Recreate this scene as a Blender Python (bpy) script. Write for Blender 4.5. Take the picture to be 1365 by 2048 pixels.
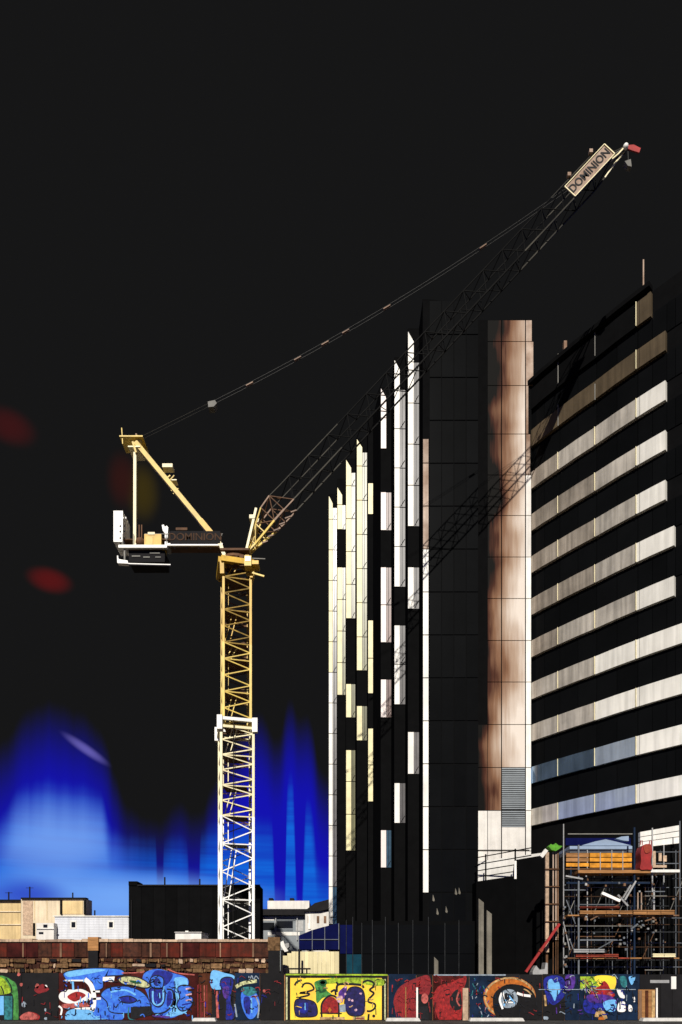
import bpy, bmesh, math, random
from mathutils import Vector, Matrix
R = math.radians
random.seed(7)
for o in list(bpy.data.objects):
    bpy.data.objects.remove(o)
scene = bpy.context.scene
col = scene.collection

# ------------------------------------------------------------------ camera
F, CX, HY, EYE = 1365.0, 682.5, 1957.0, 2.1      # focal length, centre column, eye-level row of the photograph, eye height
cam_d = bpy.data.cameras.new('camera')
cam = bpy.data.objects.new('camera', cam_d); col.objects.link(cam)
cam.location = (0, 0, EYE); cam.rotation_euler = (R(90), 0, 0)
cam_d.sensor_fit = 'VERTICAL'; cam_d.sensor_height = 36; cam_d.sensor_width = 24
cam_d.lens = F / 2048 * 36; cam_d.shift_y = (HY - 1024) / 2048
cam_d.clip_start = 0.1; cam_d.clip_end = 6000
scene.camera = cam

# ------------------------------------------------------------------ world: near-black sky, blue band low down
EXPO = 0.25
SUN_AZ, SUN_EL, SUN_E = R(-7), R(34), 5.0         # sun behind the camera, a little to its left
wd = bpy.data.worlds.new('World'); scene.world = wd; wd.use_nodes = True
nt = wd.node_tree; nt.nodes.clear()
def wn(t, **k):
    n = nt.nodes.new(t)
    for a, v in k.items(): setattr(n, a, v)
    return n
def plug(n, i, v):
    if v is None: return
    if isinstance(v, (int, float)): n.inputs[i].default_value = v
    elif isinstance(v, tuple): n.inputs[i].default_value = v
    else: nt.links.new(v, n.inputs[i])
def M(op, a, b=None, c=None, clamp=False):
    n = wn('ShaderNodeMath', operation=op, use_clamp=clamp)
    plug(n, 0, a); plug(n, 1, b); plug(n, 2, c)
    return n.outputs[0]
def mixc(f, a, b, mode='MIX'):
    n = wn('ShaderNodeMix', data_type='RGBA', blend_type=mode)
    plug(n, 0, f); plug(n, 6, a); plug(n, 7, b)
    return n.outputs[2]
def smooth(v, lo, hi, to0, to1):
    n = wn('ShaderNodeMapRange', interpolation_type='SMOOTHSTEP')
    plug(n, 0, v); plug(n, 1, lo); plug(n, 2, hi); plug(n, 3, to0); plug(n, 4, to1)
    return n.outputs[0]
tc = wn('ShaderNodeTexCoord')
sp = wn('ShaderNodeSeparateXYZ'); nt.links.new(tc.outputs['Generated'], sp.inputs[0])
X, Y, Z = sp.outputs
hor = M('MAXIMUM', M('SQRT', M('ADD', M('MULTIPLY', X, X), M('MULTIPLY', Y, Y))), 1e-4)
AZ = M('ARCTAN2', X, Y)
T = M('DIVIDE', Z, hor)                            # tangent of the elevation
def wnoise(sa, st, detail=2.0, rough=0.5, off=0.0):
    cb = wn('ShaderNodeCombineXYZ')
    plug(cb, 0, M('MULTIPLY', AZ, sa)); plug(cb, 1, M('MULTIPLY', T, st)); plug(cb, 2, off)
    n = wn('ShaderNodeTexNoise'); nt.links.new(cb.outputs[0], n.inputs['Vector'])
    n.inputs['Scale'].default_value = 1.0; n.inputs['Detail'].default_value = detail; n.inputs['Roughness'].default_value = rough
    return n.outputs[0]
def azp(px): return math.atan((px - CX) / F)
def tp(px, py): return (HY - py) / F * math.cos(azp(px))
A0, A1, TM = -0.50, 0.02, 0.5
U = M('DIVIDE', M('SUBTRACT', AZ, A0), A1 - A0, clamp=True)
def height_curve(pts):
    n = wn('ShaderNodeFloatCurve'); c = n.mapping.curves[0]
    P = [((azp(x) - A0) / (A1 - A0), tp(x, y) / TM) for x, y in pts]
    c.points[0].location = P[0]; c.points[1].location = P[-1]
    for p in P[1:-1]: c.points.new(*p)
    n.mapping.update(); nt.links.new(U, n.inputs[1])
    return M('MULTIPLY', n.outputs[0], TM)
H1 = height_curve([(-60, 1530), (10, 1490), (60, 1425), (140, 1425), (200, 1470), (232, 1560), (262, 1625), (320, 1650),
                   (365, 1615), (390, 1640), (420, 1590), (470, 1490), (520, 1435), (556, 1490), (580, 1410), (600, 1450), (615, 1440), (640, 1540), (680, 1580)])
H2 = height_curve([(-60, 1680), (5, 1650), (40, 1590), (130, 1580), (200, 1600), (225, 1670), (300, 1690), (313, 1690), (320, 1860), (328, 1700),
                   (374, 1690), (384, 1840), (394, 1840), (402, 1680), (440, 1650), (520, 1645), (546, 1660), (556, 1870), (566, 1860), (574, 1600), (582, 1560), (590, 1640),
                   (600, 1830), (606, 1800), (614, 1610), (626, 1640), (644, 1740), (680, 1730)])
streak = wnoise(60, 1.2, 2.0, 0.5, 3.0); bands = wnoise(3, 60, 3.0, 0.6, 8.0); big = wnoise(5, 7, 3.0, 0.55, 1.0)
jit = M('MULTIPLY', M('SUBTRACT', streak, 0.5), 0.022)
H1n = M('ADD', H1, jit); H2n = M('ADD', H2, jit)
f1 = smooth(T, M('SUBTRACT', H1n, 0.125), M('ADD', H1n, 0.012), 1.0, 0.0)
f2 = smooth(T, M('SUBTRACT', H2n, 0.070), M('ADD', H2n, 0.018), 1.0, 0.0)
dark = (0.0068, 0.0068, 0.0070, 1)
deep = (0.006, 0.0055, 0.36, 1)
light = (0.006, 0.115, 0.60, 1)
pale = (0.17, 0.33, 0.76, 1)
c = mixc(f1, dark, deep)
c = mixc(M('MULTIPLY', f2, smooth(bands, 0.3, 0.62, 0.5, 1.0)), c, light)
def lobe(px, py, ra, rt, ang=0.0, sharp=1.0):
    a = M('SUBTRACT', AZ, azp(px)); t = M('SUBTRACT', T, tp(px, py))
    ca, sa = math.cos(ang), math.sin(ang)
    p = M('DIVIDE', M('ADD', M('MULTIPLY', a, ca), M('MULTIPLY', t, sa)), ra)
    q = M('DIVIDE', M('SUBTRACT', M('MULTIPLY', t, ca), M('MULTIPLY', a, sa)), rt)
    r2 = M('ADD', M('MULTIPLY', p, p), M('MULTIPLY', q, q))
    r2 = M('ADD', r2, M('MULTIPLY', M('SUBTRACT', big, 0.5), 1.2))
    return M('POWER', smooth(r2, -0.3, sharp * 1.25, 1.0, 0.0), 1.8)
c = mixc(M('MULTIPLY', M('MULTIPLY', lobe(115, 1662, 0.085, 0.062, 0, 2.2), f2), 0.75), c, pale)
c = mixc(M('MULTIPLY', lobe(250, 1805, 0.17, 0.040, 0, 2.0), 0.95), c, (0.16, 0.35, 0.80, 1))
c = mixc(M('MULTIPLY', lobe(60, 1790, 0.05, 0.022, 0, 1.6), 0.8), c, (0.006, 0.012, 0.42, 1))
c = mixc(M('MULTIPLY', lobe(170, 1497, 0.036, 0.0075, -0.56, 1.3), 0.9), c, (0.13, 0.11, 0.42, 1))
c = mixc(lobe(18, 852, 0.026, 0.020, 0, 2.2), c, (0.036, 0.0065, 0.007, 1))      # soft red and amber patches
c = mixc(lobe(100, 1160, 0.021, 0.013, 0, 2.4), c, (0.075, 0.0065, 0.007, 1))
c = mixc(lobe(285, 985, 0.020, 0.034, 0, 2.0), c, (0.036, 0.025, 0.005, 1))
c = mixc(lobe(245, 960, 0.018, 0.034, 0, 2.0), c, (0.026, 0.007, 0.006, 1))
bg = wn('ShaderNodeBackground'); nt.links.new(c, bg.inputs[0]); bg.inputs[1].default_value = 1.0
wo = wn('ShaderNodeOutputWorld'); nt.links.new(bg.outputs[0], wo.inputs[0])

# ------------------------------------------------------------------ sun, exposure
sd = bpy.data.lights.new('sun', 'SUN'); sd.energy = SUN_E; sd.angle = R(0.5); sd.color = (1.0, 0.955, 0.88)
so = bpy.data.objects.new('sun', sd); col.objects.link(so)
to_sun = Vector((math.sin(SUN_AZ) * math.cos(SUN_EL), -math.cos(SUN_AZ) * math.cos(SUN_EL), math.sin(SUN_EL)))
so.rotation_euler = to_sun.to_track_quat('Z', 'Y').to_euler(); so.location = to_sun * 200
vs = scene.view_settings
vs.view_transform = 'Standard'; vs.look = 'None'; vs.exposure = EXPO; vs.gamma = 1.0; vs.use_curve_mapping = False
scene.cycles.max_bounces = 4; scene.cycles.use_denoising = True

# ------------------------------------------------------------------ materials
def mat(name, rgb, rough=0.6, var=0.25, scale=3.0, metal=0.0, spec=0.3, bump=0.0, stretch=(1, 1, 1), rgb2=None, rnd=0.12, streaks=0.0):
    m = bpy.data.materials.new(name); m.use_nodes = True
    t = m.node_tree; b = t.nodes['Principled BSDF']
    b.inputs['Roughness'].default_value = rough; b.inputs['Metallic'].default_value = metal
    b.inputs['Specular IOR Level'].default_value = spec
    g = t.nodes.new('ShaderNodeNewGeometry')
    mp = t.nodes.new('ShaderNodeMapping'); mp.inputs['Scale'].default_value = stretch
    t.links.new(g.outputs['Position'], mp.inputs[0])
    n = t.nodes.new('ShaderNodeTexNoise'); n.inputs['Scale'].default_value = scale; n.inputs['Detail'].default_value = 5; n.inputs['Roughness'].default_value = 0.65
    t.links.new(mp.outputs[0], n.inputs['Vector'])
    cr = t.nodes.new('ShaderNodeValToRGB')
    e = cr.color_ramp.elements
    e[0].position, e[1].position = 0.33, 0.67
    lo = rgb2 if rgb2 else tuple(v * (1 - var) for v in rgb)
    e[0].color = (*lo, 1); e[1].color = (*rgb, 1)
    t.links.new(n.outputs[0], cr.inputs[0])
    out = cr.outputs[0]
    def mul(c, f):
        x = t.nodes.new('ShaderNodeMix'); x.data_type = 'RGBA'; x.blend_type = 'MULTIPLY'; x.inputs[0].default_value = 1.0
        t.links.new(c, x.inputs[6]); t.links.new(f, x.inputs[7]); return x.outputs[2]
    if rnd:
        oi = t.nodes.new('ShaderNodeObjectInfo'); mr = t.nodes.new('ShaderNodeMapRange')
        mr.inputs[3].default_value = 1 - rnd; mr.inputs[4].default_value = 1.0
        t.links.new(oi.outputs['Random'], mr.inputs[0]); out = mul(out, mr.outputs[0])
    if streaks:
        mp2 = t.nodes.new('ShaderNodeMapping'); mp2.inputs['Scale'].default_value = (2.2, 2.2, 0.12)
        t.links.new(g.outputs['Position'], mp2.inputs[0])
        n2 = t.nodes.new('ShaderNodeTexNoise'); n2.inputs['Scale'].default_value = 1.6; n2.inputs['Detail'].default_value = 4
        t.links.new(mp2.outputs[0], n2.inputs['Vector'])
        mr = t.nodes.new('ShaderNodeMapRange'); mr.inputs[1].default_value = 0.35; mr.inputs[2].default_value = 0.65
        mr.inputs[3].default_value = 1 - streaks; mr.inputs[4].default_value = 1.0
        t.links.new(n2.outputs[0], mr.inputs[0]); out = mul(out, mr.outputs[0])
    t.links.new(out, b.inputs['Base Color'])
    if bump:
        bp = t.nodes.new('ShaderNodeBump'); bp.inputs['Strength'].default_value = bump; bp.inputs['Distance'].default_value = 0.03
        t.links.new(n.outputs[0], bp.inputs['Height']); t.links.new(bp.outputs[0], b.inputs['Normal'])
    return m
MT = {
 'asphalt': mat('asphalt', (0.045, 0.045, 0.047), 0.9, 0.4, 6, bump=0.3),
 'paving': mat('paving', (0.055, 0.053, 0.05), 0.85, 0.6, 1.5),
 'concrete': mat('pale_concrete', (0.62, 0.60, 0.56), 0.85, 0.3, 2.5, streaks=0.2),
 'dirt': mat('site_ground', (0.10, 0.075, 0.05), 0.95, 0.5, 2),
 'black': mat('black_cladding', (0.0056, 0.0056, 0.0058), 0.8, 0.2, 1.2, spec=0.0, rnd=0.25),
 'darkglass': mat('dark_glass', (0.0046, 0.0049, 0.0053), 0.22, 0.2, 0.4, spec=0.02, rnd=0.25),
 'tealglass': mat('teal_glass', (0.006, 0.05, 0.07), 0.2, 0.6, 0.7, spec=0.4),
 'white': mat('white_panel', (0.86, 0.83, 0.76), 0.45, 0.2, 0.6, spec=0.4, rnd=0.15, streaks=0.16),
 'cream': mat('cream_panel', (0.80, 0.71, 0.38), 0.45, 0.25, 1.2, spec=0.4, rnd=0.15, streaks=0.10),
 'pink': mat('pinkish_panel', (0.80, 0.70, 0.66), 0.45, 0.10, 1.2, spec=0.4, rnd=0.10, streaks=0.08),
 'blind': mat('window_blind_grey', (0.19, 0.18, 0.18), 0.25, 0.3, 1.0, spec=0.5, rnd=0.45, streaks=0.35),
 'blindy': mat('window_blind_olive', (0.22, 0.21, 0.10), 0.25, 0.3, 1.0, spec=0.5, rnd=0.4, streaks=0.35),
 'blindp': mat('window_blind_rose', (0.26, 0.16, 0.14), 0.25, 0.3, 1.0, spec=0.5, rnd=0.4, streaks=0.35),
 'blindb': mat('window_blind_blue', (0.05, 0.11, 0.17), 0.2, 0.4, 1.0, spec=0.5, rnd=0.3, streaks=0.35),
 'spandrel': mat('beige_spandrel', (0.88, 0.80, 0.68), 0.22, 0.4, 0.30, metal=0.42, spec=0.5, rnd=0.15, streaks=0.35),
 'spandrelw': mat('brightened_spandrel', (0.99, 0.95, 0.85), 0.22, 0.15, 0.4, metal=0.18, spec=0.5, rnd=0.08, streaks=0.2),
 'spandrel0': mat('dimmed_spandrel', (0.66, 0.57, 0.46), 0.25, 0.45, 0.30, metal=0.42, spec=0.5, rnd=0.15, streaks=0.38),
 'spandrelm': mat('sky_tinted_semi_polish', (0.74, 0.86, 1.0), 0.14, 0.2, 0.35, metal=0.62, spec=0.6, rnd=0.1, streaks=0.25),
 'mirror': mat('sky_tinted_polish', (0.50, 0.72, 1.0), 0.08, 0.3, 0.35, metal=0.88, spec=0.6, rnd=0.15, streaks=0.3),  # blue base colour strengthens the sky reflection by tint
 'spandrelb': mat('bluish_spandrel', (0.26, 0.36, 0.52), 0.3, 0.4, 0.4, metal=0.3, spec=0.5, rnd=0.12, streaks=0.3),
 'spandrelo': mat('darkened_top_spandrel', (0.15, 0.11, 0.065), 0.38, 0.3, 0.5, metal=0.25, spec=0.5, rnd=0.15, streaks=0.3),
 'bronze': mat('rust_brown_panel', (0.20, 0.066, 0.034), 0.5, 0.7, 0.30, spec=0.2, rnd=0.3, streaks=0.4, rgb2=(0.012, 0.006, 0.005)),
 'tan': mat('tan_panel', (0.33, 0.19, 0.11), 0.5, 0.5, 0.40, spec=0.2, rnd=0.25, streaks=0.3, rgb2=(0.10, 0.045, 0.020)),
 'tanw': mat('pale_tan_panel', (0.52, 0.40, 0.31), 0.5, 0.35, 0.40, spec=0.2, rnd=0.2, streaks=0.25, rgb2=(0.20, 0.105, 0.055)),
 'column': mat('precast', (0.22, 0.20, 0.16), 0.8, 0.4, 1.2, spec=0.1, rnd=0.2, streaks=0.3),
 'stone': mat('off_white_panel', (0.72, 0.68, 0.62), 0.5, 0.2, 0.8, spec=0.3, rnd=0.12, streaks=0.15),
 'joint': mat('dark_joint', (0.012, 0.011, 0.010), 0.8, 0.1, 1, spec=0.05),
 'louvre': mat('louvre_metal', (0.22, 0.24, 0.25), 0.45, 0.2, 1, metal=0.3),
 'yellow': mat('crane_yellow', (0.68, 0.40, 0.014), 0.5, 0.35, 2.0, spec=0.4, rnd=0.2),
 'yellowp': mat('pale_crane_yellow', (0.74, 0.52, 0.085), 0.5, 0.3, 2.0, spec=0.4, rnd=0.2),
 'creamst': mat('cream_paint_and_glare', (0.84, 0.74, 0.44), 0.5, 0.2, 2.0, spec=0.4, rnd=0.15),
 'whitest': mat('white_paint_and_glare', (0.88, 0.86, 0.80), 0.5, 0.12, 2.0, spec=0.4, rnd=0.12),
 'yellowd': mat('dark_crane_yellow', (0.40, 0.25, 0.04), 0.6, 0.6, 2.5, spec=0.2, rnd=0.4),  # darker yellow for upper braces and the far strut
 'brown': mat('rusty_and_shaded_brown', (0.15, 0.07, 0.03), 0.7, 0.5, 2.5, spec=0.2, rnd=0.3),
 'jibst': mat('dimmed_jib_steel', (0.062, 0.056, 0.042), 0.6, 0.7, 0.5, spec=0.1, rnd=0.5),
 'jibdk': mat('blacked_out_jib_steel', (0.0068, 0.0066, 0.0064), 0.7, 0.5, 0.5, spec=0.05, rnd=0.4),
 'brownd': mat('faded_brown', (0.07, 0.035, 0.018), 0.7, 0.7, 2.5, spec=0.1),
 'greyst': mat('dull_grey_steel', (0.20, 0.19, 0.165), 0.6, 0.3, 2.5, spec=0.3, rnd=0.4),
 'rope': mat('wire_rope', (0.022, 0.021, 0.018), 0.6, 0.3, 4, spec=0.3),
 'galv': mat('galvanised_tube', (0.16, 0.175, 0.19), 0.45, 0.3, 3, metal=0.3, spec=0.4, rnd=0.3),
 'scafd': mat('dark_tube', (0.055, 0.058, 0.062), 0.6, 0.5, 3, spec=0.1, rnd=0.4),  # plain dark tone for rear tubes and podium mullions
 'galvb': mat('bright_galvanised', (0.40, 0.395, 0.38), 0.45, 0.3, 3, metal=0.2, spec=0.4, rnd=0.3),
 'orange': mat('orange_mesh', (0.80, 0.33, 0.035), 0.7, 0.5, 3.0, spec=0.1, rnd=0.25),
 'timber': mat('sawn_timber', (0.44, 0.21, 0.075), 0.75, 0.5, 3.0, spec=0.15, rnd=0.3, stretch=(.4, 3, 3)),
 'timberr': mat('red_stained_timber', (0.32, 0.055, 0.03), 0.75, 0.5, 3.0, spec=0.15, rnd=0.3),
 'red': mat('red_paint', (0.34, 0.018, 0.016), 0.55, 0.45, 2.0, spec=0.3, rnd=0.2),
 'green': mat('green_sheet', (0.10, 0.36, 0.02), 0.6, 0.5, 4.0, spec=0.2),
 'brick': mat('faded_red_render', (0.19, 0.028, 0.016), 0.9, 0.3, 2.0, spec=0.1, rnd=0.45, rgb2=(0.06, 0.024, 0.016), streaks=0.4),
 'brickd': mat('scorched_render', (0.10, 0.035, 0.02), 0.9, 0.3, 3.5, spec=0.1, rnd=0.4, rgb2=(0.03, 0.015, 0.012), streaks=0.4),
 'coping': mat('weathered_coping', (0.62, 0.44, 0.30), 0.9, 0.5, 4.0, spec=0.1, rnd=0.3),
 'rubble': mat('rubble_stone', (0.30, 0.17, 0.08), 0.95, 0.7, 7.0, spec=0.1, rnd=0.7),
 'ochre': mat('ochre_render', (0.74, 0.55, 0.28), 0.9, 0.25, 0.5, spec=0.1, rnd=0.12, streaks=0.2),
 'buff': mat('buff_render', (0.80, 0.66, 0.46), 0.9, 0.2, 0.5, spec=0.1, rnd=0.12, streaks=0.2),
 'shed': mat('white_weatherboard', (0.64, 0.65, 0.68), 0.8, 0.12, 0.6, spec=0.15, rnd=0.03, streaks=0.15),
 'winblk': mat('unlit_window', (0.01, 0.011, 0.013), 0.2, 0.2, 1, spec=0.2),
 'bluetarp': mat('navy_roof_sheet', (0.004, 0.006, 0.055), 0.7, 0.4, 0.8, spec=0.02, rnd=0.2),
 'bluecan': mat('pale_blue_canopy', (0.27, 0.35, 0.47), 0.5, 0.25, 0.8, spec=0.2),
 'navy': mat('navy_net', (0.010, 0.022, 0.05), 0.8, 0.4, 1.5, spec=0.1),
 'creamfence': mat('cream_sheet', (0.76, 0.66, 0.38), 0.6, 0.18, 1.0, spec=0.2, rnd=0.15, streaks=0.2),
 'board': mat('dark_red_board', (0.085, 0.012, 0.010), 0.8, 0.7, 1.6, spec=0.1, rnd=0.3, streaks=0.3),
 'boardk': mat('black_board', (0.014, 0.013, 0.014), 0.8, 0.3, 1.6, spec=0.1, rnd=0.3),
 'boardn': mat('navy_board', (0.008, 0.022, 0.055), 0.8, 0.6, 1.6, spec=0.1, rnd=0.3),
 'boardb': mat('brown_board', (0.13, 0.04, 0.018), 0.85, 0.6, 2.0, spec=0.1, rnd=0.3, streaks=0.4),
}
def pier_material():
    m = bpy.data.materials.new('mottled_pier_cladding'); m.use_nodes = True
    t = m.node_tree; b = t.nodes['Principled BSDF']; b.inputs['Roughness'].default_value = .55; b.inputs['Specular IOR Level'].default_value = .03
    def mt(op, a, b_=None):
        n = t.nodes.new('ShaderNodeMath'); n.operation = op
        for i, v in enumerate((a, b_)):
            if v is None: continue
            if isinstance(v, (int, float)): n.inputs[i].default_value = v
            else: t.links.new(v, n.inputs[i])
        return n.outputs[0]
    g = t.nodes.new('ShaderNodeNewGeometry'); sx = t.nodes.new('ShaderNodeSeparateXYZ'); t.links.new(g.outputs['Position'], sx.inputs[0])
    def nz(sc, st, det):
        mp_ = t.nodes.new('ShaderNodeMapping'); mp_.inputs['Scale'].default_value = st; t.links.new(g.outputs['Position'], mp_.inputs[0])
        n = t.nodes.new('ShaderNodeTexNoise'); n.inputs['Scale'].default_value = sc; n.inputs['Detail'].default_value = det; t.links.new(mp_.outputs[0], n.inputs['Vector']); return n.outputs[0]
    ed = mt('MULTIPLY', mt('SUBTRACT', sx.outputs[0], (990 - 682.5) / 1365 * 56.6), .30)       # dark left edge: fading reflection put into the colour
    z = mt('MULTIPLY', mt('SUBTRACT', 50.0, sx.outputs[2]), .0115)                              # paler lower down: brightness put into the colour
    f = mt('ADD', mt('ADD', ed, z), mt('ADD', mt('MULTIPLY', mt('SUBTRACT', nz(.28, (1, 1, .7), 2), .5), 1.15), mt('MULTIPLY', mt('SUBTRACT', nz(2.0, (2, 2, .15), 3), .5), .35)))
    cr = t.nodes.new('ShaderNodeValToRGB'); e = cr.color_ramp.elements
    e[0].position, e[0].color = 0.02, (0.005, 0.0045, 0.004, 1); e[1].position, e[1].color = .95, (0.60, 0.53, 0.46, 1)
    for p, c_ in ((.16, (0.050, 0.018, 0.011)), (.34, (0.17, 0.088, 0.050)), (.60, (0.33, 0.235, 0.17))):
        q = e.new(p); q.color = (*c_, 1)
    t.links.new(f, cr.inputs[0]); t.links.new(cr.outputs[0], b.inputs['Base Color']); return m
MT['pier'] = pier_material()
def paint(name, rgb, var=0.78, scale=5.0, rgb2=None):
    if name not in MT: MT[name] = mat(name, rgb, 0.6, var, scale, spec=0.2, rnd=0.1, rgb2=rgb2)
    return name
paint('p_blue', (0.045, 0.20, 0.66), rgb2=(0.02, 0.07, 0.50)); paint('p_lblue', (0.16, 0.46, 0.82), 0.35)
paint('p_dblue', (0.012, 0.02, 0.30)); paint('p_black', (0.008, 0.008, 0.011)); paint('p_white', (0.80, 0.77, 0.73), 0.15)
paint('p_red', (0.40, 0.018, 0.018)); paint('p_rose', (0.55, 0.12, 0.10)); paint('p_green', (0.07, 0.30, 0.06)); paint('p_dgreen', (0.01, 0.10, 0.03))
paint('p_lime', (0.40, 0.58, 0.03)); paint('p_yellow', (0.80, 0.62, 0.04), 0.22, 1.2, rgb2=(0.80, 0.44, 0.05)); paint('p_purple', (0.10, 0.03, 0.30))
paint('p_navy', (0.016, 0.012, 0.11)); paint('p_orange', (0.52, 0.14, 0.015), 0.6, 5.0); paint('p_tan', (0.60, 0.38, 0.16)); paint('p_teal', (0.03, 0.22, 0.24))
paint('p_pink', (0.75, 0.45, 0.55)); paint('p_maroon', (0.26, 0.016, 0.02), 0.6, 6.0); paint('p_lemon', (0.66, 0.66, 0.34)); paint('p_grey', (0.30, 0.36, 0.42), 0.5, 5)

# ------------------------------------------------------------------ geometry helpers
def P(x, y, d): return Vector(((x - CX) / F * d, d, EYE + (HY - y) / F * d))
def PX(x, d): return (x - CX) / F * d
def PZ(y, d): return EYE + (HY - y) / F * d
def wloc(o):
    v = Vector((0, 0, 0))
    while o: v += o.location; o = o.parent
    return v
def tag(o, label=None, cat=None, group=None, kind=None):
    if label: o['label'] = label
    if cat: o['category'] = cat
    if group: o['group'] = group
    if kind: o['kind'] = kind
    return o
def thing(name, loc, label, cat, group=None):
    o = bpy.data.objects.new(name, None); col.objects.link(o); o.location = loc; o.empty_display_size = 0.3
    return tag(o, label, cat, group)
def mesh(name, V, Fc, m, parent=None, smooth=False):
    off = wloc(parent) if parent else Vector((0, 0, 0))
    V = [Vector(v) for v in V]
    loc = Vector((0, 0, 0))
    if parent is None:
        loc = Vector((sum(v.x for v in V) / len(V), sum(v.y for v in V) / len(V), min(v.z for v in V)))
        off = loc
    me = bpy.data.meshes.new(name); me.from_pydata([v - off for v in V], [], Fc)
    bm = bmesh.new(); bm.from_mesh(me); bmesh.ops.recalc_face_normals(bm, faces=bm.faces); bm.to_mesh(me); bm.free()
    if smooth:
        for p in me.polygons: p.use_smooth = True
    me.materials.append(MT[m] if isinstance(m, str) else m)
    o = bpy.data.objects.new(name, me); col.objects.link(o); o.location = loc
    if parent: o.parent = parent
    return o
HEX = [(0, 1, 2, 3), (7, 6, 5, 4), (0, 4, 5, 1), (1, 5, 6, 2), (2, 6, 7, 3), (3, 7, 4, 0)]
def box(name, x0, x1, y0, y1, z0, z1, m, parent=None):
    return mesh(name, [(x0, y0, z0), (x1, y0, z0), (x1, y1, z0), (x0, y1, z0), (x0, y0, z1), (x1, y0, z1), (x1, y1, z1), (x0, y1, z1)], HEX, m, parent)
def pbox(name, px0, px1, py0, py1, d, th, m, parent=None):      # a box whose front face, at distance d, spans the given image rectangle
    return box(name, PX(px0, d), PX(px1, d), d, d + th, PZ(py1, d), PZ(py0, d), m, parent)
def prism(name, plan, z0, z1, m, parent=None):                  # vertical prism over a plan polygon
    n = len(plan)
    V = [(x, y, z0) for x, y in plan] + [(x, y, z1) for x, y in plan]
    return mesh(name, V, [tuple(range(n))[::-1], tuple(range(n, 2 * n))] + [(i, (i + 1) % n, n + (i + 1) % n, n + i) for i in range(n)], m, parent)
def extr(name, pts, d, th, m, parent=None):                     # an outline in the plane at distance d, extruded backwards
    V = [P(x, y, d) for x, y in pts]; W = [v + Vector((0, th, 0)) for v in V]; n = len(V)
    return mesh(name, V + W, [tuple(range(n)), tuple(range(n, 2 * n))[::-1]] + [(i, (i + 1) % n, n + (i + 1) % n, n + i) for i in range(n)], m, parent)
def tube(name, pts, r, m, parent=None, n=6, square=False, r2=None):
    pts = [Vector(p) for p in pts]; V, Fc = [], []
    if square: n = 4
    for i, p in enumerate(pts):
        t = (pts[min(i + 1, len(pts) - 1)] - pts[max(i - 1, 0)]).normalized()
        up = Vector((0, 1, 0)) if abs(t.y) < 0.9 else Vector((1, 0, 0))
        a = t.cross(up).normalized(); b = t.cross(a)
        rr = r if r2 is None else r + (r2 - r) * i / (len(pts) - 1)
        for k in range(n):
            an = 2 * math.pi * (k + (0.5 if square else 0)) / n
            V.append(p + (a * math.cos(an) + b * math.sin(an)) * rr * (1.414 if square else 1))
    for i in range(len(pts) - 1):
        for k in range(n):
            Fc.append((i * n + k, i * n + (k + 1) % n, (i + 1) * n + (k + 1) % n, (i + 1) * n + k))
    Fc += [tuple(range(n))[::-1], tuple(range((len(pts) - 1) * n, len(pts) * n))]
    return mesh(name, V, Fc, m, parent, smooth=not square and n > 6)
def bar(name, a, b, r, m, parent=None): return tube(name, [a, b], r, m, parent, square=True)
def text(name, body, origin, ux, uz, size, m, parent, depth=0.01):   # raised lettering; ux runs along the line, uz up the letters
    cu = bpy.data.curves.new(name, 'FONT'); cu.body = body; cu.size = 1.0; cu.extrude = 0.0; cu.align_x = 'CENTER'; cu.align_y = 'CENTER'; cu.offset = 0.018
    to = bpy.data.objects.new(name, cu); col.objects.link(to)
    bpy.context.view_layer.update()
    me = bpy.data.meshes.new_from_object(to); bpy.data.objects.remove(to)
    off = wloc(parent); ux, uz = Vector(ux).normalized(), Vector(uz).normalized(); nn = ux.cross(uz)
    for v in me.vertices:
        v.co = Vector(origin) + ux * v.co.x * size + uz * v.co.y * size + nn * depth - off
    me.materials.clear(); me.materials.append(MT[m])
    o = bpy.data.objects.new(name, me); col.objects.link(o); o.parent = parent
    return o

# ------------------------------------------------------------------ ground
def sheet(name, x0, x1, y0, y1, z, m):
    o = mesh(name, [(x0, y0, z), (x1, y0, z), (x1, y1, z), (x0, y1, z)], [(0, 1, 2, 3)], m); return tag(o, kind='structure')
sheet('ground', -3000, 3000, -3000, 3000, -0.12, 'dirt')
sheet('road', -400, 400, -12, 26, -0.116, 'asphalt')
tag(box('pavement', -400, 400, 26.2, 33.86, -0.2, 0.02, 'paving'), kind='structure')
tag(box('kerb', -400, 400, 26.0, 26.196, -0.2, 0.025, 'concrete'), kind='structure')
tag(box('site_ground', -400, 400, 33.87, 400, -0.3, 0.0, 'dirt'), kind='structure')
for k in range(40):
    box('paving_joint', -50 + k * 2.5, -49.985 + k * 2.5, 26.3, 33.8, 0.021, 0.0235, 'joint', bpy.data.objects['pavement'])

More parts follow.
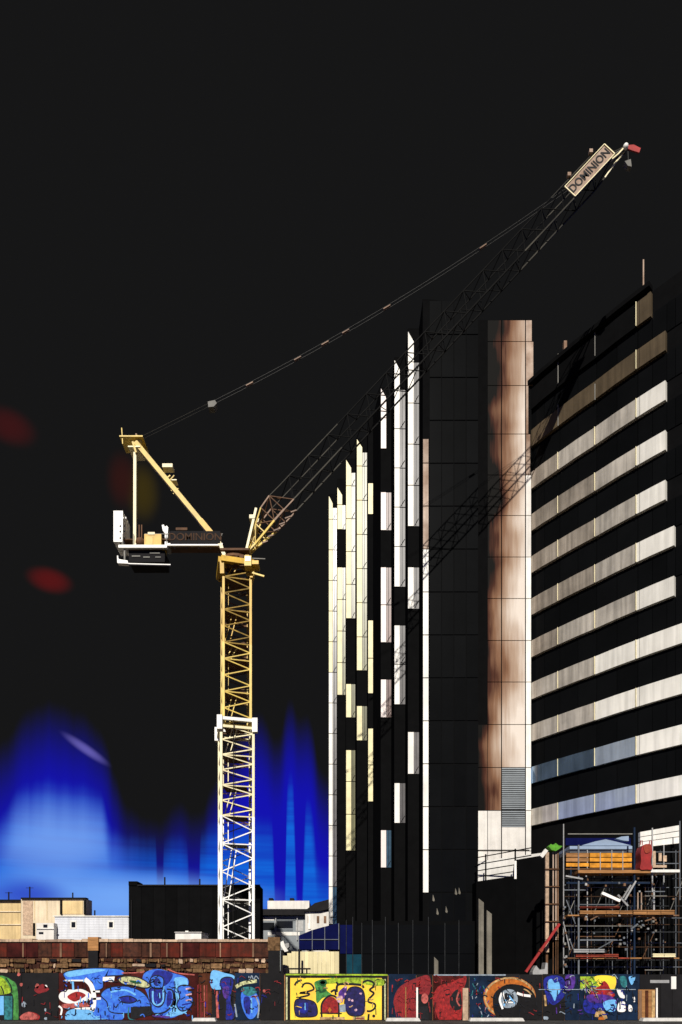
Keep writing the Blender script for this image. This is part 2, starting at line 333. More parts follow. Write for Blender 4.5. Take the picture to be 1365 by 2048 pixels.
# ------------------------------------------------------------------ tower with a stepped side of white strips
D_A = 78.1
T0 = thing('stepped_tower', (9, 60, 0), 'tall black tower with staggered white vertical strips stepping back', 'building')
teeth = [  # left, split, right column in the photograph, distance, strip colour, blind colour, lit runs (top row, bottom row)
 (658, 666, 674, 78.1, 'white', 'blind', [(993, 1848)]),
 (675, 685, 691.5, 75.7, 'cream', 'blindy', [(976, 1059), (1136, 1390)]),
 (692.5, 703, 711, 72.8, 'cream', 'blindy', [(921, 1237), (1369, 1435), (1501, 1701)]),
 (714, 725, 734.5, 70.0, 'cream', 'blindy', [(878, 1341), (1413, 1481)]),
 (736.5, 746.5, 0, 67.2, 'cream', 'blindy', [(968, 1029), (1242, 1387), (1458, 1603)]),
 (762, 773, 783, 64.0, 'pink', 'blindp', [(776, 898), (986, 1061), (1136, 1285), (1360, 1435), (1661, 1735)]),
 (789, 800, 811, 60.9, 'white', 'blind', [(722, 1174), (1252, 1409), (1567, 1646)]),
 (816, 828, 838.5, 58.2, 'white', 'blind', [(665, 1053), (1136, 1218), (1465, 1548)]),
 (846, 857.5, 0, 55.7, 'white', 'blind', [(880, 1785)]),
]
ROOF = 57.4
plan = []
for (a, s, b, d, *_r) in teeth:
    plan += [(PX(a, d), d), (PX(b or s, d), d)]
DW = 55.7; XR = PX(957, DW)
plan += [(XR, DW + 0.002), (XR, 84), (plan[0][0], 84)]
prism('tower_wall', plan, 0.0, ROOF, 'black', T0)
prism('roof_slab', [(x, y) for x, y in plan[:-3]] + [(XR - .1, 56.2), (XR - .1, 83.5), (plan[0][0] + .3, 83.5)], ROOF + 0.003, ROOF + 0.15, 'black', T0)
def zk(z): return (z - 2.1) / 3.5
for ti, (a, s, b, d, wm, bm_, runs) in enumerate(teeth):
    for (yt, yb) in runs:
        zt, zb = min(PZ(yt, d), ROOF - 0.05), PZ(yb, d)
        top_slant = zt > ROOF - 1.3
        ks = [zb] + [2.1 + 3.5 * k for k in range(-1, 17) if zb + 0.5 < 2.1 + 3.5 * k < zt - 0.5] + [zt]
        for q in range(len(ks) - 1):
            z0, z1 = ks[q] + (0.04 if q else 0), ks[q + 1] - (0.04 if q < len(ks) - 2 else 0)
            x0, x1, f = PX(a, d) + 0.02, PX(s, d) - 0.015, d - 0.09
            sl = 0.85 if (top_slant and q == len(ks) - 2) else 0.0
            V = [(x0, f, z0), (x1, f, z0), (x1, d - .003, z0), (x0, d - .003, z0), (x0, f, z1), (x1, f, z1 - sl), (x1, d - .003, z1 - sl), (x0, d - .003, z1)]
            mm = wm
            if ti == 8 and z1 > 38: mm = 'tanw'  # corner strip's upward dimming put into the panel colour
            if ti in (0,) and z1 > 38: mm = 'cream'
            mesh('facade_panel', V, HEX, mm, T0)
            if b and not (ti == 5 and yt == 776):
                hi = z1 - sl * 1.6
                if hi - z0 > 0.6 and not (sl and ti in (6, 7)):
                    bb = bm_
                    if z0 < 12 or (ti == 5 and z1 < 16): bb = 'blindb'
                    w = box('window', PX(s, d) + 0.02, PX(b, d) - 0.01, d - 0.055, d - .003, z0, hi, bb, T0)
                    xm = PX(s + (b - s) * .42, d)
                    box('window_bar', xm - .018, xm + .018, d - 0.075, d - 0.056, z0, hi, 'joint', w)
                    bar('window_stay', (PX(s, d) + .08, d - .085, z0 + .05), (PX(b, d) - .06, d - .085, z0 + .62), 0.018, 'joint', w)
# front curtain wall of the tower, dark glass panes by storey
for k in range(0, 16):
    for q in range(4):
        x0 = PX(859, DW) + q * (XR - PX(859, DW)) / 4; x1 = x0 + (XR - PX(859, DW)) / 4
        box('glass_pane', x0 + .03, x1 - .03, DW - .05, DW - .003, 2.1 + 3.5 * k + .06, min(2.1 + 3.5 * (k + 1), ROOF) - .06, 'darkglass', T0)
# glazed podium of the tower with thin mullions
G0 = thing('glazed_podium', (4, 51, 0), 'low dark glass podium with thin pale mullions at tower foot', 'building')
box('podium_wall', PX(680, 51), PX(950, 51), 51.0, 55.0, 0, PZ(1842, 51), 'black', G0)
gx = [680, 693, 706, 724, 745, 771, 797, 826, 857, 890, 918, 950]
for i in range(len(gx) - 1):
    m = 'tealglass' if gx[i] in (693, 706) else 'darkglass'
    box('glass_pane', PX(gx[i], 51) + .03, PX(gx[i + 1], 51) - .03, 50.95, 50.997, 0.2, PZ(1908, 51) - .03, m, G0)
    box('glass_pane', PX(gx[i], 51) + .03, PX(gx[i + 1], 51) - .03, 50.95, 50.997, PZ(1908, 51) + .03, PZ(1850, 51), 'bluetarp' if i in (0, 1) else 'darkglass', G0)
    if i: bar('mullion', (PX(gx[i], 51), 50.93, 0.1), (PX(gx[i], 51), 50.93, PZ(1846 - (i % 3) * 6, 51)), 0.014, 'scafd', G0)
for i, (x0, x1, y0, y1, sh) in enumerate([(869, 877, 1914, 1948, 1), (958, 968, 1797, 1948, 1), (974, 984, 1820, 1888, 1)]):
    d = 49.5
    V = [(PX(x0, d), d, max(PZ(y1, d), 0)), (PX(x1, d), d, max(PZ(y1, d), 0)), (PX(x1, d), d + .25, max(PZ(y1, d), 0)), (PX(x0, d), d + .25, max(PZ(y1, d), 0)),
         (PX(x0, d), d, PZ(y0, d)), (PX(x1, d), d, PZ(y0 + 8, d)), (PX(x1, d), d + .25, PZ(y0 + 8, d)), (PX(x0, d), d + .25, PZ(y0, d))]
    if i < 2:
        for q in range(4): V[q] = (V[q][0], V[q][1], 0.0)
    else:
        for q in range(4): V[q] = (V[q][0], V[q][1], 0.0)
    o = mesh('precast_column', V, HEX, 'column', None)
    tag(o, ['short pale column standing low in front of black glass podium', 'taller slim pale column right of the black glass podium', 'shorter slim pale column beside the taller one at podium'][i], 'column', 'pale columns at the podium')
for i, (x, y) in enumerate([(867, 1795), (875, 1822), (893, 1818), (912, 1782), (919, 1781)]):  # pale solid shapes standing in for reflections on the podium glass
    d = 50.6
    extr('reflection_glint', [(x - 1.5, y + 6), (x - .5, y - 6), (x + 3, y + 5), (x + 1.5, y + 8)], d, 0.2, 'column', G0)
    bar('glint_arm', P(x, y, d + .2), P(x, y, 51.0), 0.02, 'greyst', G0)

# ------------------------------------------------------------------ curved office building on the right
B0 = thing('curved_office_building', (18, 56, 0), 'curved dark office building with pale horizontal spandrel bands', 'building')
DC = 57.0
cols_px = [1062, 1090, 1121, 1157, 1194.5, 1235, 1277, 1306, 1335, 1352, 1388]
ratio = {1062: 669, 1090: 683.5, 1121: 698, 1157: 715, 1194.5: 731.5, 1235: 750.5, 1277: 769, 1306: 781.5, 1335: 793.5, 1352: 800.5, 1388: 815}
fpt = [(PX(x, DC * 669 / ratio[x]), DC * 669 / ratio[x]) for x in cols_px]
floor_tops = [1621 - 83.6 * k for k in range(11)]
TOPZ = PZ(floor_tops[-1], DC) + 0.5
def along(i, off):       # façade point moved outwards
    a = Vector(fpt[max(i - 1, 0)]); b = Vector(fpt[min(i + 1, len(fpt) - 1)])
    t = (b - a).normalized(); n = Vector((-abs(t.y), -abs(t.x))).normalized()
    return Vector(fpt[i]) + n * off
inner = [along(i, 0.0) for i in range(len(fpt))]
prism('office_wall', [(v.x, v.y) for v in inner] + [(fpt[-1][0] + 9, fpt[-1][1] + 7), (fpt[0][0] + 6, 80), (fpt[0][0], 80)], 0.0, TOPZ - 0.3, 'black', B0)
def curved(name, i0, i1, z0, z1, o0, o1, m, gap=0.0):
    V = []
    n = i1 - i0 + 1
    for z in (z0, z1):
        for off in (o1, o0):
            for i in range(i0, i1 + 1):
                v = along(i, off)
                if gap and i == i0: v = v.lerp(along(i + 1, off), gap)
                if gap and i == i1: v = v.lerp(along(i - 1, off), gap)
                V.append((v.x, v.y, z))
    def I(zi, oi, k): return zi * 2 * n + oi * n + k
    Fc = []
    for k in range(n - 1):
        Fc += [(I(0, 0, k), I(0, 0, k + 1), I(1, 0, k + 1), I(1, 0, k)), (I(0, 1, k), I(1, 1, k), I(1, 1, k + 1), I(0, 1, k + 1)),
               (I(1, 0, k), I(1, 0, k + 1), I(1, 1, k + 1), I(1, 1, k)), (I(0, 0, k), I(0, 1, k), I(0, 1, k + 1), I(0, 0, k + 1))]
    for k in (0, n - 1): Fc.append((I(0, 0, k), I(1, 0, k), I(1, 1, k), I(0, 1, k)))
    return mesh(name, V, Fc, m, B0)
segs = [(0, 2), (2, 4), (4, 6), (6, 8)]
last = [10, 10, 10, 10, 9, 9, 8, 8, 8, 8, 7]
for k, yt in enumerate(floor_tops):
    zt = PZ(yt, DC); zb = zt - (1.36 if k < 10 else 1.75)
    for si, (i0, i1) in enumerate(segs):
        i1 = last[k] if si == 3 else i1
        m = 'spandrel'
        m = ['spandrel0', 'spandrel', 'spandrel', 'spandrelw'][si]  # per-panel tones: reflection gradient put into colour, brighter to the right
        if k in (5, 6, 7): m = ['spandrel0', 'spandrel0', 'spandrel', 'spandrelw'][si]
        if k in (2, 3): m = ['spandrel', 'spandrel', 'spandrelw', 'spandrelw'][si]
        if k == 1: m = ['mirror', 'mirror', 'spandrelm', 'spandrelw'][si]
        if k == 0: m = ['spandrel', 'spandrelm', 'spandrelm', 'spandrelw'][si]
        elif k == 9: m = ['spandrelo', 'spandrelo', 'spandrelo', 'spandrelo'][si]  # top bands: their dimming put into the panel colour
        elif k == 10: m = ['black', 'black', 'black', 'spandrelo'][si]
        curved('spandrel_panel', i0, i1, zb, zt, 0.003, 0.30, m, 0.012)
        # glazing above this band
        ztop = (zt + 3.49 - 1.36) if k < 10 else zt + .3
        if k < 10:
            for j in range(i0, 10 if si == 3 else i1): curved('glass_pane', j, j + 1, zt + 0.06, ztop - 0.06, 0.003, 0.06, 'darkglass', 0.02)
    for i in (2, 4, 6):
        if k > 8 and i < 6: continue
        v = along(i, 0.36); u = along(i, 0.02)
        for dx in (0.0, 0.22):
            bar('joint_fin', (v.x + dx, v.y - dx * .6, zb), (v.x + dx, v.y - dx * .6, zt), 0.022, 'creamst' if dx == 0 else 'joint', B0)
for i, y0, y1 in ((2, 708, 768), (2, 810, 852), (4, 660, 712), (4, 768, 800)):
    v = along(i, 0.3); bar('joint_fin', (v.x, v.y, PZ(y1, v.y)), (v.x, v.y, PZ(y0, v.y)), 0.03, 'greyst', B0)
v = along(6, 0.2); bar('roof_mast', (PX(1287, v.y), v.y, TOPZ - 1.5), (PX(1287, v.y), v.y, PZ(520, v.y)), 0.045, 'tanw', B0)
# eave added over the top storey to shade its bands
curved('shading_eave', 0, 7, TOPZ - 0.28, TOPZ + 0.05, 0.003, 0.6, 'black')
v = along(2, .4)
box('maintenance_lamp', PX(1126, v.y), PX(1132, v.y), v.y - .3, v.y, PZ(709, v.y), PZ(688, v.y), 'tanw', B0)
bar('lamp_bracket', P(1132, 705, v.y - .1), P(1150, 692, v.y - .1), .04, 'tan', B0)
# corner pier of cladding panels
CP = 56.6
C0 = thing('corner_pier', (PX(1010, CP), CP, 0), 'tall pier of brown to off-white cladding panels at the office corner', 'pier')
box('pier_core', PX(955, CP), PX(1063.5, CP), CP, CP + 3.0, 0, PZ(640, CP), 'black', C0)
rows = [640, 683, 771, 868, 950, 1031, 1114, 1197, 1281, 1364, 1449, 1535, 1621, 1702, 1775]
for r in range(len(rows) - 1):
    yt, yb = rows[r] + .7, rows[r + 1] - .7
    lo = r >= 9
    if r >= 2 or True:
        xl = 976
        if 1003.5 - xl > 3:
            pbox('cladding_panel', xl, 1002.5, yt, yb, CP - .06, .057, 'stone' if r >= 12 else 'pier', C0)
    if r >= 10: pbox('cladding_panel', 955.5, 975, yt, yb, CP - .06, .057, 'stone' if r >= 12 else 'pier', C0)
    if r == 11 or r == 12:                                            # louvred plant storey
        y = yt
        if r == 12: pbox('cladding_panel', 1004.5, 1050.5, yt + 32, yb, CP - .06, .057, 'stone', C0); yb2 = yt + 32
        else: yb2 = yb
        while y < yb2 - 2:
            pbox('louvre_blade', 1004.5, 1050.5, y, y + 2.6, CP - .10, .09, 'louvre', C0); y += 4.2
    else:
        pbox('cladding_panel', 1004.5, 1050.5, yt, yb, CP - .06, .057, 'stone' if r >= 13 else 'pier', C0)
    wide = 1062.5 if r >= 4 else [1064, 1067, 1057, 1061][r]
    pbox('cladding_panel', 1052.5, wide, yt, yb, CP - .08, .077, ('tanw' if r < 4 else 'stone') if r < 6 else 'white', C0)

# low podium in front of the pier with its railing
def vp_d(x, d0, x0): return d0 * (x0 + 381) / (x + 381)
L0 = thing('ramp_podium', (PX(1000, 52), 52, 0), 'black podium wall carrying a dark railing below the corner pier', 'podium')
dA, dB, dC_ = 54.0, vp_d(1031, 54.0, 953), vp_d(1092, 54.0, 953)
zA = PZ(1763, 54.0); zB = PZ(1719, vp_d(1035, 54, 953))
prism('podium_wall', [(PX(953, dA), dA), (PX(1031, dB), dB), (PX(1031, dB) + .6, dB + 3), (PX(953, dA), dA + 2.4)], 0, zA, 'black', L0)
prism('podium_wall', [(PX(1031.3, dB), dB), (PX(1093, dC_), dC_), (PX(1093, dC_) + .6, dC_ + 3), (PX(1031.3, dB) + .6, dB + 3)], 0, zB, 'black', L0)
box('wall_coping', PX(1030, dB) - .05, PX(1033.5, dB), dB - .08, dB - .01, PZ(1758, dB), PZ(1722, dB), 'white', L0)
for q in range(3):
    x = [955, 972, 1031][q]; d = vp_d(x, 54, 953) + .15
    bar('railing_post', (PX(x, d), d, zA - .1), (PX(x, d), d, zA + 2.05), 0.05, 'black', L0)
for h in (0.35, 0.85, 1.35, 1.9):
    bar('railing_rail', (PX(953, dA), dA + .15, zA + h), (PX(1064, vp_d(1064, 54, 953)), vp_d(1064, 54, 953) + .15, zA + h), 0.032, 'black', L0)
bar('railing_rail', (PX(953, dA), dA + .1, zA + 2.5), (PX(1060, dA), dA + .1, zA + 2.5), .03, 'black', L0)
# pale upstand of the ramp behind the railing
tag(prism('ramp_slab', [(PX(955.2, 55.6), 55.6), (PX(1090, 51.6), 51.6), (PX(1090, 51.6) + .2, 52.0), (PX(955.2, 55.6), 56.0)], zA - 1.5, PZ(1723, 55.6), 'white'), 'bright white sloping ramp upstand behind the dark railing', 'ramp')

# ------------------------------------------------------------------ tower crane
DK = 45.0
K0 = thing('tower_crane', (PX(474, DK), DK, 0), 'yellow and cream luffing tower crane with long raised jib', 'crane')
mc = Vector((PX(472.5, DK), DK)); phi = R(14)
def mp(u, v, z, w): # mast corner
    a = Vector((u * w / 2, v * w / 2)); a.rotate(Matrix.Rotation(phi, 2)); return Vector((mc.x + a.x, mc.y + a.y, z))
def mast(y0, y1, w, bays, mats, leg_r, nm):
    z0, z1 = (0.0 if y0 is None else PZ(y0, DK)), PZ(y1, DK)
    S = bpy.data.objects.new(nm, None); col.objects.link(S); S.parent = K0
    for u, v in ((-1, -1), (1, -1), (1, 1), (-1, 1)):
        bar('leg', mp(u, v, z0, w), mp(u, v, z1, w), leg_r * (1 if v < 0 else .8), mats[0], S)
    h = (z1 - z0) / bays
    for b in range(bays):
        za, zb_ = z0 + b * h, z0 + (b + 1) * h
        for (c0, c1) in (((-1, -1), (1, -1)), ((1, -1), (1, 1)), ((1, 1), (-1, 1)), ((-1, 1), (-1, -1))):
            front = c0[1] == -1 and c1[1] == -1
            rr = .034 if front else .028
            m = mats[1] if front else mats[2]  # side and back braces darker: dim mast interior put into colour
            zm = (za + zb_) / 2
            bar('brace', mp(*c0, za, w), mp(*c1, zm, w), rr, m, S)
            bar('brace', mp(*c1, zm, w), mp(*c0, zb_, w), rr, m, S)
            if b % 2 == 0: bar('strut', mp(*c0, za, w), mp(*c1, za, w), rr, m, S)
    # ladders inside the mast
    for b in range(0, bays, 2):
        za, zb_ = z0 + b * h, z0 + min(b + 2, bays) * h
        for s in (-.16, .16):
            bar('ladder_rail', Vector((*(mc.xy + Vector((-.62 + s, -.3))), za)), Vector((*(mc.xy + Vector((-.05 + s, -.3))), zb_)) if b % 4 == 0 else Vector((*(mc.xy + Vector((-.62 + s, -.3))), zb_)), .03, mats[0], S)
        pl = .75
        o = box('rest_platform', mc.x - pl, mc.x + pl, mc.y - pl, mc.y + pl, za + .05, za + .09, mats[2], S)
    return S
mast(None, 1640, 2.06, 7, ('whitest', 'whitest', 'greyst'), .085, 'mast_section')  # paler sections towards the foot: overexposure put into the colour
mast(1640, 1462, 2.06, 6, ('creamst', 'creamst', 'brown'), .082, 'mast_section')
mast(1460, 1300, 1.74, 5, ('yellowp', 'yellowp', 'brown'), .078, 'mast_section')
mast(1300, 1140, 1.74, 5, ('yellow', 'yellowd', 'brown'), .075, 'mast_section')
zc = PZ(1462, DK)
S = bpy.data.objects.new('mast_collar', None); col.objects.link(S); S.parent = K0
for (c0, c1) in (((-1, -1), (1, -1)), ((1, -1), (1, 1)), ((1, 1), (-1, 1)), ((-1, 1), (-1, -1))):
    bar('collar_beam', mp(*c0, zc + .35, 2.2), mp(*c1, zc + .35, 2.2), .10, 'whitest', S)
    bar('collar_beam', mp(*c0, zc - .15, 2.2), mp(*c1, zc - .15, 2.2), .08, 'creamst', S)
    bar('collar_block', mp(*c0, zc - .4, 2.24), mp(*c0, zc + .5, 2.24), .17, 'whitest', S)
bar('power_cable', P(468, 1440, 43.6), P(466.5, 1870, 43.6), .022, 'joint', K0)
# slewing frame
zs = PZ(1142, DK)
for (c0, c1) in (((-1, -1), (1, -1)), ((1, -1), (1, 1)), ((1, 1), (-1, 1)), ((-1, 1), (-1, -1))):
    bar('slew_frame_beam', mp(*c0, zs, 2.1), mp(*c1, zs, 2.1), .17, 'yellow', K0)
for s in (-1, 1): bar('slew_frame_post', mp(s, -1, zs - .1, 1.95), mp(s, -1, zs - .9, 1.9), .13, 'yellow', K0)
ring = [Vector((mc.x + 0.95 * math.cos(a), mc.y + 0.95 * math.sin(a), zs + .45)) for a in [2 * math.pi * i / 20 for i in range(21)]]
tube('slew_ring', ring, .16, 'brown', K0, n=6)
for x in (449, 458, 472, 484, 495): bar('slew_motor', P(x, 1134, DK - .9), P(x, 1112, DK - .9), .13, 'yellow' if x in (449, 495) else 'brown', K0)
box('machinery_deck', PX(446, DK), PX(502, DK), DK - 1.0, DK + 1.0, PZ(1119, DK), PZ(1115, DK), 'brown', K0)
bar('service_rail', P(505, 1146, DK - 1), P(529, 1153, DK - 1), .05, 'yellowp', K0)
box('service_platform', PX(503, DK - .8), PX(519, DK - .8), DK - 1.2, DK - .4, PZ(1150, DK), PZ(1143, DK), 'yellow', K0)
bar('lightning_rod', P(505, 1117, DK), P(531, 1118, DK), .03, 'greyst', K0)
cabd = DK - 1.35
cb = pbox('operator_cab', 489, 503, 1111, 1131, cabd, 1.2, 'yellowp', K0)
pbox('cab_window', 491, 501, 1113, 1121, cabd - .03, .027, 'winblk', cb)
# counter-jib
J = bpy.data.objects.new('counter_jib', None); col.objects.link(J); J.parent = K0
for s in (-.8, .8):
    bar('deck_beam', P(238, 1094, DK + s), P(335, 1094, DK + s), .09, 'whitest', J)
    bar('deck_beam', P(335, 1090, DK + s), P(446, 1090, DK + s), .075, 'whitest', J)
    for x in range(246, 446, 22):
        bar('handrail_post', P(x, 1090, DK + s), P(x, 1068, DK + s), .018, 'greyst', J)
    bar('handrail', P(290, 1068, DK + s), P(446, 1068, DK + s), .02, 'greyst', J)
box('deck_plate', PX(240, DK), PX(446, DK), DK - .7, DK + .7, PZ(1092, DK) - .02, PZ(1092, DK) + .02, 'brown', J)
for x in range(254, 440, 24): bar('deck_strut', P(x, 1096, DK - .7), P(x, 1096, DK + .7), .04, 'greyst', J)
kn = [(438, 1084), (443, 1093), (446, 1103), (450, 1113)]
for i in range(3):
    for s in (-.8, .8): bar('knee_link', P(*kn[i], DK + s), P(*kn[i + 1], DK + s), .11, 'creamst', J)
# counterweights: upright slabs, drilled
for i in range(3):
    cwt = box('counterweight_slab', PX(235, DK), PX(254, DK) - .02, DK - .75 + i * .52, DK - .28 + i * .52, PZ(1098, DK), PZ(1037, DK), 'whitest', K0)
    if i == 0:
        for rx in (241, 249):
            for ry in (1052, 1063, 1076, 1087): pbox('lifting_hole', rx - 1.4, rx + 1.4, ry - 1.6, ry + 1.6, DK - .765, .012, 'joint', cwt)
        for rx in (237, 242, 247, 252): pbox('lifting_lug', rx - 1, rx + 1, 1034, 1037, DK - .7, .3, 'whitest', cwt)
# hanging ballast basket
for s in (-.7, .7):
    tube('ballast_frame', [P(236, 1112, DK + s), P(236, 1125, DK + s), P(262, 1128, DK + s), P(342, 1130, DK + s)], .06, 'whitest', K0)
    bar('ballast_frame', P(250, 1098, DK + s), P(250, 1126, DK + s), .05, 'greyst', K0)
extr('ballast_toe', [(235.5, 1112), (238, 1118), (256, 1121), (256, 1127), (235.5, 1126)], DK - .78, .3, 'whitest', K0)
pbox('ballast_block', 258, 330, 1101, 1124, DK - .6, 1.2, 'boardk', K0)
for (x0, x1, y) in ((264, 281, 1111), (287, 300, 1113), (311, 322, 1113), (300, 320, 1105)): pbox('ballast_strap', x0, x1, y, y + 2, DK - .64, .037, 'greyst', K0)
# winch housing, motor, sign
wbx = pbox('winch_house', 289, 323, 1068, 1091, DK - .85, 1.4, 'yellow', K0)
pbox('vent_panel', 296, 310, 1064, 1069, DK - .88, .9, 'creamst', wbx)
pbox('door_panel', 293, 306, 1073, 1089, DK - .88, .027, 'yellowp', wbx)
for x in (279, 284): bar('winch_stand', P(x, 1092, DK - .6), P(x, 1050, DK - .6), .035, 'brown', K0)
drum = tube('rope_drum', [P(281, 1085, DK - .7), P(281, 1085, DK + .6)], .30, 'brown', K0, n=14)
extr('hoist_motor', [(324, 1050), (328, 1049), (330, 1054), (334, 1051), (337, 1055), (336, 1063), (336, 1091), (330, 1091), (330, 1066), (326, 1061)], DK - .6, .9, 'galvb', K0)
sgn = pbox('sign_board', 341, 441, 1062, 1086, DK - .93, .04, 'boardk', K0)
text('sign_lettering', 'DOMINION', P(391, 1074.3, DK - .94), (1, 0, 0), (0, 0, 1), .66, 'brownd', sgn)
pbox('sign_frame', 352, 375, 1055, 1060, DK - .9, .05, 'brown', K0)
# A-frame
for s in (-.65, .65):
    tube('aframe_strut', [P(441, 1090, DK + s), P(272, 886, DK + s * .6)], .145, 'yellowd' if s > 0 else 'yellowp', K0, square=True)
    bar('aframe_backstay', P(270.5, 1095, DK + s), P(271, 906, DK + s * .6), .095, 'creamst', K0)
    tube('aframe_foot_plate', [P(441, 1090, DK + s), P(402, 1043, DK + s)], .17, 'yellow', K0, square=True)
for f in (.15, .4, .65, .9):
    a = P(441, 1090, DK).lerp(P(272, 886, DK), f); bar('aframe_tie', a + Vector((0, -.5, 0)), a + Vector((0, .5, 0)), .05, 'yellowp', K0)
for x, y in ((345, 948), (353, 974)):
    box('rest_step', PX(x - (14 if y < 960 else 4), DK), PX(x + 6, DK), DK - .75, DK - .25, PZ(y + 3, DK), PZ(y - (4 if y < 960 else -1), DK), 'creamst', K0)
    bar('step_bracket', P(x - 4, y + 3, DK - .5), P(x - 10, y + 8, DK - .5), .04, 'yellowp', K0)
    bar('step_bracket', P(x + 4, y + 3, DK - .5), P(x - 6, y + 14, DK - .5), .03, 'yellowp', K0)
box('head_platform', PX(246, DK), PX(292, DK), DK - .7, DK + .7, PZ(890, DK), PZ(887.5, DK), 'yellowp', K0)
box('head_platform', PX(262, DK), PX(286, DK), DK - .6, DK + .6, PZ(908, DK), PZ(905.5, DK), 'creamst', K0)
for x, y in ((266, 881), (280, 884), (275, 876)): tube('head_sheave', [P(x, y, DK - .4), P(x, y, DK + .4)], .16, 'yellowp', K0, n=12)
bar('head_rail', P(246, 888, DK - .6), P(244, 856, DK - .6), .028, 'yellowp', K0)
bar('head_post', P(274, 884, DK - .3), P(273, 868, DK - .3), .05, 'tan', K0)
bar('head_link', P(266, 884, DK - .55), P(273, 906, DK - .55), .06, 'yellowp', K0)
# jib
JB = bpy.data.objects.new('jib', None); col.objects.link(JB); JB.parent = K0
root, tip = P(492, 1112, DK), P(1252, 296, DK)
ax = (tip - root).normalized(); nrm = Vector((-ax.z, 0, ax.x)); Ljib = (tip - root).length
def jp(s, n, w): return root + ax * s + nrm * n + Vector((0, w, 0))
def jprof(s):           # depth of the lattice above its axis, below, half width
    k = s / Ljib
    if s < 3.0: q = s / 3.0
    elif k > 0.935: q = max(0.12, (1 - k) / .065)
    else: q = 1.0
    up = 1.22 * q if s < 4 else 1.22 * q - .25 * (k)
    return up, -0.1 * q, 0.62 * max(q, .35)
N = 40
st = [Ljib * i / N for i in range(N + 1)]
def jc(i, c):
    u, l, w = jprof(st[i]); return jp(st[i], u if c in (0, 1) else l, (-w if c in (0, 3) else w))
for i in range(N):
    k = i / N
    m = 'yellowp' if k < .075 else ('tan' if k < .11 else ('jibst' if k < .24 or k > .70 else 'jibdk'))  # mid-span toned to black: missing light put into the colour
    m = 'creamst' if k > .945 else m
    r = .06 if k < .1 else .04
    for c_ in range(4):
        lower = c_ in (2, 3)
        bar('jib_chord', jc(i, c_), jc(i + 1, c_), r * (1.0 if lower else .7), m if (lower or k < .1) else ('jibst' if k < .26 or k > .80 else 'jibdk'), JB)
    mb = 'yellowp' if k < .05 else ('brown' if k < .12 else 'jibdk')
    for (a, b) in ((0, 3), (1, 2), (0, 1), (3, 2)):
        if k > .94: continue
        p_, q_ = (jc(i, a), jc(i + 1, b)) if i % 2 == 0 else (jc(i, b), jc(i + 1, a))
        bar('jib_brace', p_, q_, .028 if k < .12 else .02, mb, JB)
        if k < .1: bar('jib_brace', jc(i + 1, a), jc(i + 1, b), .03, mb, JB)
ju = jprof(3.0)[0]
bar('jib_heel_strut', jp(0.2, 0, -.5), jp(2.55, 1.35, -.5), .075, 'creamst', JB)
bar('jib_heel_strut', jp(0.2, 0, .5), jp(2.55, 1.35, .5), .075, 'creamst', JB)
box('jib_heel_block', *(lambda v: (v.x - .15, v.x + .2, v.y - .6, v.y + .6, v.z - .12, v.z + .12))(P(506, 1045, DK)), 'creamst', JB)
for i in range(6):       # walkway clutter below the jib root
    a = jp(1.2 + i * .55, -.42, -.4); bar('jib_step', a, a + ax * .35 + nrm * -.18, .04, 'tan', JB)
# sign frame on the jib
mid = P(1172, 366, DK) + Vector((0, -.68, 0)); hw, hh = 1.88, .46
def sq(a, b, th=.0): return mid + ax * a + nrm * b + Vector((0, th, 0))
V = [sq(-hw, -hh), sq(hw, -hh), sq(hw, hh), sq(-hw, hh), sq(-hw, -hh, .04), sq(hw, -hh, .04), sq(hw, hh, .04), sq(-hw, hh, .04)]
sb = mesh('jib_sign_board', V, HEX, 'tanw', JB)
text('jib_sign_lettering', 'DOMINION', sq(0, .0, -.012), ax, nrm, .69, 'p_black', sb)
for b in (-hh, hh): bar('sign_edge', sq(-hw, b, -.03), sq(hw, b, -.03), .022, 'creamst', sb)
for a in (-hw, hw): bar('sign_edge', sq(a, -hh, -.03), sq(a, hh, -.03), .03, 'creamst', sb)
for f in (-.6, .5): box('jib_floodlight', *(lambda v: (v.x - .12, v.x + .1, v.y - .1, v.y + .1, v.z - .1, v.z + .12))(sq(f * hw, hh + .3)), 'tanw', JB)
bar('jib_head_link', P(1200, 327, DK), P(1246, 297, DK), .045, 'greyst', JB)
tube('jib_head_sheave', [P(1252, 293, DK - .35), P(1252, 293, DK + .35)], .17, 'whitest', JB, n=12)
extr('jib_head_flag', [(1256, 290), (1268, 289), (1282, 296), (1279, 305), (1266, 301), (1256, 297)], DK - .1, .08, 'red', JB)
extr('hoist_rope_guide', [(1250, 322), (1262, 318), (1264, 333), (1256, 331)], DK - .3, .3, 'greyst', K0)
bar('hoist_rope', P(1256, 298, DK), P(1257, 322, DK), .018, 'rope', K0)
# luffing rope and bridle block
def sag(a, b, s, n=14): return [a.lerp(b, i / n) + Vector((0, 0, -s * 4 * (i / n) * (1 - i / n))) for i in range(n + 1)]
ra, rb = P(424, 807, DK), P(1248, 296, DK)
for s in (-.12, .12):
    off = Vector((0, s, 0))
    tube('pendant_rope', sag(ra + off, rb + off, .85), .014, 'rope', K0)
    tube('luffing_rope', [P(276, 880, DK) + off, ra + off], .012, 'jibst', K0)
rbk = extr('bridle_block', [(416, 803), (430, 800), (434, 806), (428, 813), (417, 814)], DK - .25, .5, 'greyst', K0)
for t in (.085, .205, .27, .33, .43, .65):
    pts = sag(ra, rb, .85, 60); i = int(t * 60)
    tube('rope_socket', [pts[i], pts[i + 1]], .07, 'tan', K0)
